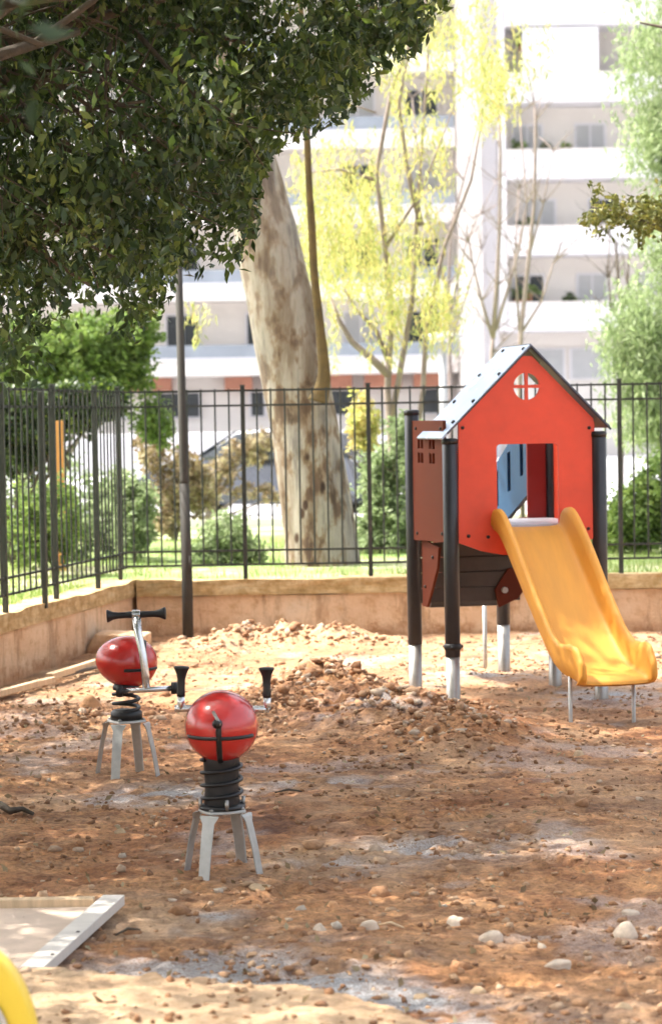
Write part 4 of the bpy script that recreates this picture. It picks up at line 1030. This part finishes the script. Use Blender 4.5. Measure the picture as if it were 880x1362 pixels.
# -- bare multi-stemmed trees in front of the tower
def bare(name, base_px, Yd, paths, label, m, nt_=0):
    b0 = P(base_px[0], base_px[1], Yd); b0.z = .2
    t = empty(name, tuple(b0), 0, label, 'tree', 'bare trees in front of the apartment blocks'); mb = MB(); rr = random.Random(int(base_px[0])); k = Yd/F
    for path, w_ in paths:
        n_ = len(path); pts_ = [P(a, b, Yd)-b0 for a, b in path]
        mb.tube(pts_, [w_*k/2*(1-.6*i/(n_-1)) for i in range(n_)], 7, jit=.08)
    for path, w_ in paths:
        for a, b in path[1:]:
            for _ in range(3):
                p = P(a, b, Yd)-b0
                limb(mb, p, (rr.gauss(0,.7), rr.gauss(0,.5), rr.uniform(.3,1)), rr.uniform(20,55)*k, 1.0*k, 1, rr, .3, 3)
    mb.build('trunk', m, t, True); return t, b0
bare('bare_tree', (655,700), 34, [([(655,700),(655,540),(654,470),(655,440)],11),([(655,450),(640,400),(628,350),(622,322)],5),([(655,450),(660,380),(664,300),(665,200),(662,120)],7),
    ([(658,440),(676,380),(690,330),(700,270),(690,150)],5)], 'slim bare grey tree left of the play house roof peak', M['bark_grey'])
bare('bare_tree', (700,700), 36, [([(695,700),(690,520),(692,440),(703,340),(710,270),(712,160),(710,140)],8),([(695,440),(720,400),(735,350),(740,345)],4),([(703,340),(722,270),(735,200)],4),([(690,440),(684,340),(690,250)],4)],
     'bare tree of several upright stems above the play house roof peak', M['bark_grey'])
bare('bare_tree', (825,700), 40, [([(825,700),(826,520),(828,420),(822,380),(818,320)],8),([(826,420),(834,380),(836,330)],5),([(822,420),(812,410),(808,370),(810,310)],4)], 'dark bare stems beside the conifer at the right', M['bark_dark'])
bare('bare_tree', (590,700), 44, [([(600,700),(598,500),(596,380),(600,300),(616,240),(634,170)],6),([(598,420),(620,320),(660,240)],3),([(598,400),(570,300),(552,180),(548,130)],5),([(598,460),(640,330),(628,290)],3)], 'thin bare tree between the yellow strands and the white wall', M['bark_grey'])

# -- leafy branch of a tree standing right of the frame
BYY = 14.5
t = empty('broadleaf_tree', (3.6, BYY, 0), 0, 'tree out of frame whose olive leafed branch reaches in at the right', 'tree')
o0 = Vector(t.location); mb = MB()
mb.tube([(0,0,-.3),(.02,0,1.2),(-.05,0,2.2),(-.1,0,3.4)], [.14,.11,.09,.06], 12)
mb.tube([Vector((-.04,0,2.0)), P(880,305,BYY)-o0, P(830,285,BYY)-o0, P(785,275,BYY)-o0], [.05,.02,.012,.006], 8)
mb.tube([P(905,300,BYY)-o0, P(880,275,BYY)-o0, P(846,268,BYY)-o0], [.018,.01,.006], 8)
mb.tube([Vector((-.07,0,2.6)), P(900,40,BYY)-o0, P(850,30,BYY)-o0], [.04,.014,.006], 8)
mb.build('trunk', M['bark_dark'], t, True)
cc_ = []
for _ in range(70): cc_.append(P(rr.uniform(775,900), 285+rr.gauss(0,14), BYY+rr.uniform(-.3,.3)))
for _ in range(40): cc_.append(P(rr.uniform(850,910), 290+rr.gauss(0,22), BYY+rr.uniform(-.3,.3)))
for _ in range(500): cc_.append(Vector((3.5+rr.gauss(0,.75), BYY+rr.gauss(0,.7), 3.5+rr.gauss(0,.7))))
cc_ = np.array([tuple(p) for p in cc_]); xx, yy = proj(cc_); cc_ = cc_[(xx > 890) | ((yy > 250) & (yy < 318))]
A, cl = clumps(cc_, 16, .07, None); leaves('crown', A, rng.uniform(.03,.055,len(A)), M['leaf_olive'], t, .5, .3, org=tuple(o0), clump=cl)

# -- foliage masses
def bush(name, label, cat, blobs, Yd, m, n, leaf, depth=.8, base=None, stemm='bark_dark', down=.2, asp=.5, group=None, feather=0):
    """blobs: (px, py, rx, ry, weight) ellipses in the photo at distance Yd"""
    bx = base or (blobs[0][0], blobs[0][1]+blobs[0][3]); b0 = P(bx[0], bx[1], Yd); b0.z = float(lawn_h(np.array([b0.x]), np.array([Yd]))[0])
    t = empty(name, tuple(b0), 0, label, cat, group); wsum = sum(b[4] for b in blobs); k = Yd/F; out = []
    for bpx, bpy_, rx, ry, wt in blobs:
        c_ = P(bpx, bpy_, Yd); m_ = int(n/30*wt/wsum)
        u_ = rng.normal(size=(m_,3)); u_ /= np.linalg.norm(u_,axis=1)[:,None]; u_ *= rng.random((m_,1))**.45
        u_ *= 1+.25*(rng.random((m_,1))-.5)
        out.append(np.array(c_)+u_*np.array([rx*k, max(rx,ry)*k*depth, ry*k]))
    Cs = np.concatenate(out); Cs = Cs[Cs[:,2] > b0.z+.02]
    A, cl = clumps(Cs, 30, leaf*(3.0 if feather else 1.9), None)
    if feather:   # drooping sprays
        A[:,2] -= .0
    leaves('crown', A, rng.uniform(leaf*.7,leaf*1.3,len(A)), m, t, asp, down, org=tuple(b0), clump=cl)
    mb = MB(); rr_ = random.Random(int(bx[0]))
    for bpx, bpy_, rx, ry, wt in blobs[:6]:
        q = P(bpx, bpy_, Yd)-b0; mb.tube([(0,0,-.1),(q.x*.3,q.y*.3,max(.05,q.z*.5)),tuple(q)], [max(.015,rx*k*.09),max(.012,rx*k*.07),.008], 7)
        for _ in range(3): limb(mb, q*.6, (rr_.gauss(0,.6),rr_.gauss(0,.6),1), ry*k*.7, .014, 1, rr_, .2, 3)
    mb.build('trunk', M[stemm], t, True); return t
bush('conifer_tree', 'feathery pale green conifer along the right edge of the photo', 'tree', [(885,70,75,75,1),(880,180,50,60,.8),(900,320,60,70,.8),(868,430,62,60,1),(850,480,50,45,.7),(890,520,60,60,.9),(905,-60,80,80,.8),(862,560,42,50,.6)], 26, M['leaf_pale'], 23000, .10, 1.0, base=(892,700), down=.9, asp=.22, feather=1)
bush('shrub', 'leafy green shrub behind the fence at the right edge', 'shrub', [(850,690,42,50,1),(885,660,40,60,1),(822,705,20,40,.4)], 20.5, M['leaf_mid'], 15000, .055, .8, base=(860,755))
bush('shrub', 'tall yellow green shrub between the eucalyptus trunk and play house', 'shrub', [(520,690,32,60,1),(500,640,26,45,.6),(535,600,16,60,.5),(490,720,22,38,.5),(545,720,22,35,.4)], 21.2, M['leaf_pale'], 16000, .05, .8, base=(515,765), down=.1)
bush('shrub', 'narrow yellow leafed shrub just right of the eucalyptus trunk at fence height', 'shrub', [(480,560,14,40,.3),(488,575,12,40,.3)], 23.5, M['leaf_yellow'], 2500, .06, .8, base=(486,740))
bush('shrub', 'light green shrub left of the lamp post behind the fence', 'shrub', [(180,690,28,50,1),(165,650,16,30,.3)], 20.4, M['leaf_pale'], 6000, .045, .8, base=(180,755))
bush('shrub', 'low pale shrub right of the lamp post behind the fence', 'shrub', [(300,715,32,34,1),(330,738,26,18,.5),(272,740,20,18,.4)], 20.0, M['leaf_pale'], 5500, .045, .8, base=(300,760))
bush('dry_bush', 'brown dry leafed bush behind the lamp post', 'bush', [(232,640,40,48,1),(205,600,24,40,.5),(262,650,26,36,.5),(222,700,26,30,.4)], 25, M['leaf_dry'], 3800, .065, .8, base=(232,735), stemm='bark_grey')
bush('dry_bush', 'arching brown dry bush in front of the parked car', 'bush', [(330,600,32,12,.8),(352,588,26,9,.6),(298,622,24,12,.6),(280,648,20,12,.5),(330,652,42,5,.4),(368,660,30,4,.3)], 30, M['leaf_dry'], 2200, .07, .5, base=(272,700), stemm='bark_grey')
bush('hedge', 'dense green hedge behind the left fence', 'hedge', [(20,700,70,75,1),(90,690,70,75,1),(150,690,30,60,.6),(-60,690,70,90,.7)], 21, M['leaf_pale'], 16000, .05, .8, base=(60,755))
bush('leafy_tree', 'bright green tree behind the left fence under the dark crown', 'tree', [(110,470,70,50,1),(40,480,60,60,1),(160,490,40,36,.7),(20,560,60,60,.8),(176,440,34,34,.4),(-60,480,80,80,.8),(205,560,22,34,.3)], 23, M['leaf_mid'], 30000, .065, .8, base=(60,720), stemm='bark_grey')
bush('dark_tree', 'dark green tree seen through the left fence below the hanging crown', 'tree', [(30,575,48,62,1),(95,545,40,30,.6),(-30,560,50,80,.8),(140,535,26,22,.4)], 19.8, M['leaf_dark'], 12000, .06, .7, base=(20,720))
bush('shrub', 'small dark shrub near a balcony left of the white wall', 'shrub', [(590,420,18,22,1)], 60, M['leaf_dark'], 1500, .16, .8, base=(590,600)) if False else None

bush('shrub', 'small green shrub hiding the foot of the orange board', 'shrub', [(76,690,34,62,1),(40,700,30,60,.8)], 18.75, M['leaf_mid'], 5000, .045, .6, base=(76,765))
# orange board seen through the left fence
b0 = P(76, 640, 22.5)
mb = MB(); mb.box((-.05,-.02,0),(.05,.02,1.28)); o = mb.build('orange_board', mat('orange_board_paint', (.62,.28,.08), .6), bevel=.004); o.location = (b0.x, 19.35, .35); tag(o, 'upright orange board behind the left fence', 'board')
q = P(76,560,19.4); o.location = (q.x, 19.4, q.z-1.28)

# ------------------------------------------------------------------ parked car behind the eucalyptus
ck = P(352, 690, 39); t = empty('parked_car', (ck.x, 40.0, 0), R(160), 'dark blue grey parked car mostly hidden behind the eucalyptus trunk', 'car')
# side outline in x,z ; front is +x
prof_ = [(-2.05,.35),(-2.08,.62),(-2.0,.92),(-1.75,.98),(-1.35,1.36),(-.5,1.47),(.25,1.43),(.95,1.0),(1.75,.86),(2.02,.66),(2.05,.35),(1.75,.22),(-1.8,.22)]
mb = MB(); secs = []
for y_, s_, zz in ((-.86,.96,.0),(-.80,1,.0),(.80,1,0),(.86,.96,0)):
    secs.append([(x*s_, y_ if z < .95 else y_*.78, .22+(z-.22)*(1 if abs(y_) < .85 else .97)) for x, z in prof_])
vs = sum(secs, []); n_ = len(prof_); fs = [tuple(range(n_)), tuple(3*n_+k for k in reversed(range(n_)))]
for i in range(3):
    for j in range(n_): fs.append((i*n_+j, i*n_+(j+1) % n_, (i+1)*n_+(j+1) % n_, (i+1)*n_+j))
mb.add(vs, fs); mb.build('body', M['car_paint'], t, bevel=.04)
for sg in (-1, 1):
    mb = MB(); q = [(-1.5,1.02),(-1.2,1.33),(-.48,1.40),(-.42,1.0)]; mb.add([(x, sg*(.865 if z < 1.1 else .70), z) for x, z in q]+[(x, sg*(.85 if z < 1.1 else .66), z) for x, z in q], [(0,1,2,3),(7,6,5,4),(0,4,5,1),(1,5,6,2),(2,6,7,3),(3,7,4,0)]); mb.build('window', M['glass_dark'], t)
    mb = MB(); q = [(-.34,1.0),(-.38,1.40),(.2,1.37),(.78,1.02)]; mb.add([(x, sg*(.865 if z < 1.1 else .70), z) for x, z in q]+[(x, sg*(.85 if z < 1.1 else .66), z) for x, z in q], [(0,1,2,3),(7,6,5,4),(0,4,5,1),(1,5,6,2),(2,6,7,3),(3,7,4,0)]); mb.build('window', M['glass_dark'], t)
    for wx in (-1.3, 1.3):
        mb = MB(); mb.lathe([(.30,-.10),(.32,-.07),(.32,.07),(.30,.10)], 28, Matrix.Translation((wx,sg*.80,.32)) @ Matrix.Rotation(R(90),4,'X')); wh_ = mb.build('wheel', M['tyre'], t, True)
        mb = MB(); mb.lathe([(.19,-.105),(.19,.105)], 20, Matrix.Translation((wx,sg*.81,.32)) @ Matrix.Rotation(R(90),4,'X')); mb.build('rim', M['steel'], wh_)
    mb = MB(); mb.box((1.93,sg*.55-.16,.62),(2.06,sg*.55+.16,.76)); mb.build('headlight', M['zinc'], t, bevel=.02)
for q, nm in (([(.30,1.425),(.92,1.03)], 'windscreen'), ([(-1.40,1.345),(-1.74,1.0)], 'rear_window')):
    (xa, za), (xb, zb_) = q; d = Vector((xb-xa,0,zb_-za)).normalized(); nn = Vector((-d.z,0,d.x)); nn = nn if nn.z > 0 else -nn
    mb = MB(); f0 = [Vector((xa,-.58,za)),Vector((xa,.58,za)),Vector((xb,.72,zb_)),Vector((xb,-.72,zb_))]
    mb.add([tuple(p+nn*.012) for p in f0]+[tuple(p-nn*.02) for p in f0], [(0,1,2,3),(7,6,5,4),(0,4,5,1),(1,5,6,2),(2,6,7,3),(3,7,4,0)]); mb.build(nm, M['glass_dark'], t)

# distant street lamp
g = P(590, 560, 62); t = empty('street_lamp', (g.x, 62, 0), 0, 'pale grey street lamp with a flat head left of the play house roof', 'street lamp')
top = P(590, 455, 62).z
mb = MB(); mb.tube([(0,0,-.1),(0,0,top)], [.12,.10], 12); mb.build('pole', M['zinc'], t, True)
mb = MB(); mb.lathe([(.1,0),(.5,.08),(.52,.16),(.2,.26)], 20, Matrix.Translation((0,0,top+.0))); mb.build('lamp_head', M['shutter'], t, True)

# ------------------------------------------------------------------ apartment blocks
BYD = 95.0
def bx_(px): return P(px, 560, BYD).x
def bz_(py, px=720): return P(px, py, BYD).z
tw = empty('apartment_building', (bx_(665), BYD, 0), 0, 'tall white apartment block with long balconies at the upper right', 'building')
O = Vector(tw.location)
def tb(nm, m, a, b, parent=None, bevel=0):
    mb = MB(); mb.box((a[0]-O.x, a[1]-O.y, a[2]), (b[0]-O.x, b[1]-O.y, b[2])); return mb.build(nm, m, parent or tw, bevel=bevel)
X0, X1 = bx_(668), 34.0
tb('wall', M['render_cream'], (X0, BYD+1.6, -.2), (X1, BYD+12, 27))
for px0, px1, xx in ((668,677,0),):
    tb('fin_wall', M['render_white'], (bx_(px0), BYD+.0, bz_(440)), (bx_(px1), BYD+1.59, 27))
z0 = bz_(441); st_ = 3.02
for k in range(7):
    z = z0+st_*k; xl, xr = bx_(674)+.02, bx_(812)+1.3
    b_ = tb('balcony', M['render_white'], (bx_(677)+.01, BYD-.35, z), (xr+8, BYD+1.59, z+.16))
    tb('parapet', M['render_white'], (bx_(677)+.01, BYD-.36, z+.161), (xr+8, BYD-.2, z+1.12), b_)
    tb('coping', M['render_cream'], (bx_(677)-.02, BYD-.42, z+1.121), (xr+8, BYD-.14, z+1.17), b_)
    for j in range(5):
        xa = bx_(688)+j*2.55+(.5 if k % 2 else 0)
        if k == 3 and j < 3: continue
        wdw = tb('window' if (j+k) % 2 else 'balcony_door', M['render_white'], (xa, BYD+1.52, z+.2 if (j+k) % 2 == 0 else z+1.0), (xa+1.3, BYD+1.598, z+2.4))
        tb('mullion', M['render_white'], (xa+.62, BYD+1.475, z+1.0), (xa+.68, BYD+1.4885, z+2.4), wdw)
        tb('pane', M['shutter'] if (j*3+k) % 4 else M['glass_dark'], (xa+.1, BYD+1.49, z+.3 if (j+k) % 2 == 0 else z+1.1), (xa+1.2, BYD+1.518, z+2.3), wdw)
    if k == 3: tb('awning', M['render_white'], (bx_(700), BYD-.3, z+1.2), (bx_(800), BYD-.24, z+2.95), b_)
for j in range(8):
    xa = bx_(700)+j*1.9
    wdw = tb('window', M['render_white'], (xa, BYD+1.45, bz_(505)), (xa+1.7, BYD+1.597, bz_(462)))
    tb('pane', M['shutter'], (xa+.08, BYD+1.42, bz_(503)), (xa+1.62, BYD+1.448, bz_(464)), wdw)
tb('roof_slab', M['render_white'], (X0-.3, BYD-.5, 27.01), (X1, BYD+12, 27.4))
# blank wall strip and left wing
wg = empty('apartment_building', (bx_(400), BYD+1, 0), 0, 'cream apartment block with a blank wall and terracotta ground floor band behind the eucalyptus', 'building')
O = Vector(wg.location)
def wb(nm, m, a, b, parent=None): return tb(nm, m, a, b, parent or wg)
wb('wall', M['render_cream'], (-40, BYD+3.0, -.2), (bx_(614), BYD+12, 26))
wb('blank_wall', M['render_cream'], (bx_(614)+.01, BYD+.3, -.2), (bx_(645), BYD+12, 26))
wb('blank_wall', M['render_white'], (bx_(645)+.01, BYD+1.0, -.2), (bx_(668)-.02, BYD+12, 26))
zt_ = bz_(476, 450); zbm = bz_(497, 450)
for k in range(7):
    dz = 3.02*k
    b_ = wb('terrace', M['render_cream'], (-39.9, BYD+.9, zbm+dz), (bx_(612), BYD+2.99, zt_+dz))
    wb('ledge', M['render_white'], (-39.9, BYD+.84, zt_+dz+.005), (bx_(612), BYD+1.2, zt_+dz+.1), b_)
    wb('glass_rail', M['glass_blue'], (-39.9, BYD+.95, zt_+dz+.11), (bx_(611), BYD+1.0, zt_+dz+.62), b_)
    xa = -39.0
    j = 0
    while xa < bx_(600):
        wdw = wb('window', M['render_white'], (xa, BYD+2.9, zt_+dz+.25), (xa+1.5, BYD+2.998, zt_+dz+2.0))
        wb('mullion', M['render_white'], (xa+.72, BYD+2.85, zt_+dz+.25), (xa+.78, BYD+2.868, zt_+dz+2.0), wdw)
        wb('pane', M['glass_dark'] if (j+k) % 3 else M['shutter'], (xa+.1, BYD+2.87, zt_+dz+.3), (xa+1.4, BYD+2.898, zt_+dz+1.9), wdw)
        xa += 2.6+(j % 3)*.7; j += 1
zb0 = bz_(515, 450)
xe = [-39.9]+[bx_(p) for p in (190,232,288,342,420,478,545)]+[bx_(612)]
for i in range(0, len(xe)-1):
    if i == 2: continue
    wb('terracotta_band', M['terracotta'], (xe[i]+.25, BYD+2.2, zb0), (xe[i+1]-.25, BYD+2.99, zbm-.01))
for p0_, p1_ in ((200,262),(438,478),(565,605),(120,160),(330,350)):
    wdw = wb('window', M['render_white'], (bx_(p0_)-.05, BYD+2.8, bz_(553,450)), (bx_(p1_)+.05, BYD+2.99, bz_(516,450)-.02))
    wb('pane', M['glass_dark'], (bx_(p0_)+.05, BYD+2.76, bz_(551,450)), (bx_(p1_)-.05, BYD+2.798, bz_(518,450)-.02), wdw)
wb('roof_slab', M['render_white'], (-40.2, BYD+.4, 26.01), (bx_(668)-.03, BYD+12, 26.4))
# low white street wall in front of the wing
mb = MB(); mb.box((-20, 0, 0), (bx_(560)*.75, .3, 1.25)); o = mb.build('street_wall', M['render_white'], bevel=.02); o.location = (0, 74, 0); tag(o, 'low white wall along the street in front of the cream apartment block', 'wall')
# balcony plants
grp = 'plants standing on the tower balconies'
for i, (px_, py_, r_, lab, dk) in enumerate([(688,392,12,'dark green plant on the lowest tower balcony, at its left end','leaf_dark'),(702,388,8,'second green plant on the lowest tower balcony','leaf_mid'),(757,398,9,'leafy plant before the grey door on the lowest tower balcony','leaf_dark'),
      (700,300-2,8,'plant on the second tower balcony near its left end','leaf_dark'),(690,200,7,'plant on the third tower balcony, leftmost one','leaf_mid'),(725,199,7,'plant in the row on the third tower balcony, right of the leftmost','leaf_dark'),
      (752,199,8,'broad plant in the middle of the third tower balcony','leaf_mid'),(694,55,8,'plant at the left end of the top visible balcony','leaf_dark'),(768,60,7,'plant in the middle of the top visible balcony','leaf_dark'),(798,318,10,'dark plant hanging over the second tower balcony rail','leaf_dark')]):
    p = P(px_, py_, BYD+.5); kk = BYD/F
    t = empty('potted_plant', (p.x, p.y, p.z-r_*kk), 0, lab, 'potted plant', grp)
    C_ = np.array(p)+rng.normal(0, r_*kk*.45, (14,3)); A, cl = clumps(C_, 20, .2, None); leaves('foliage', A, .22, M[dk], t, .5, .2, org=tuple(t.location), clump=cl)
    mb = MB(); mb.lathe([(.13,-.15),(.18,.15),(.17,.16)], 14); mb.build('pot', M['terracotta'], t, True)

mb = MB(); mb.box((-304,-64,-1.6),(304,324,29.5)); hz_ = bpy.data.materials.new('haze_air'); hz_.use_nodes = True; nt = hz_.node_tree; nt.nodes.clear()
pv = nt.nodes.new('ShaderNodeVolumePrincipled'); pv.inputs['Color'].default_value = (1,.98,.95,1); pv.inputs['Density'].default_value = .00015; pv.inputs['Anisotropy'].default_value = .3
ou = nt.nodes.new('ShaderNodeOutputMaterial'); nt.links.new(pv.outputs[0], ou.inputs['Volume']); o = mb.build('haze', hz_); tag(o, 'thin haze volume added to wash out the far background', 'haze', kind='stuff')  # scattering volume added to pale the distance
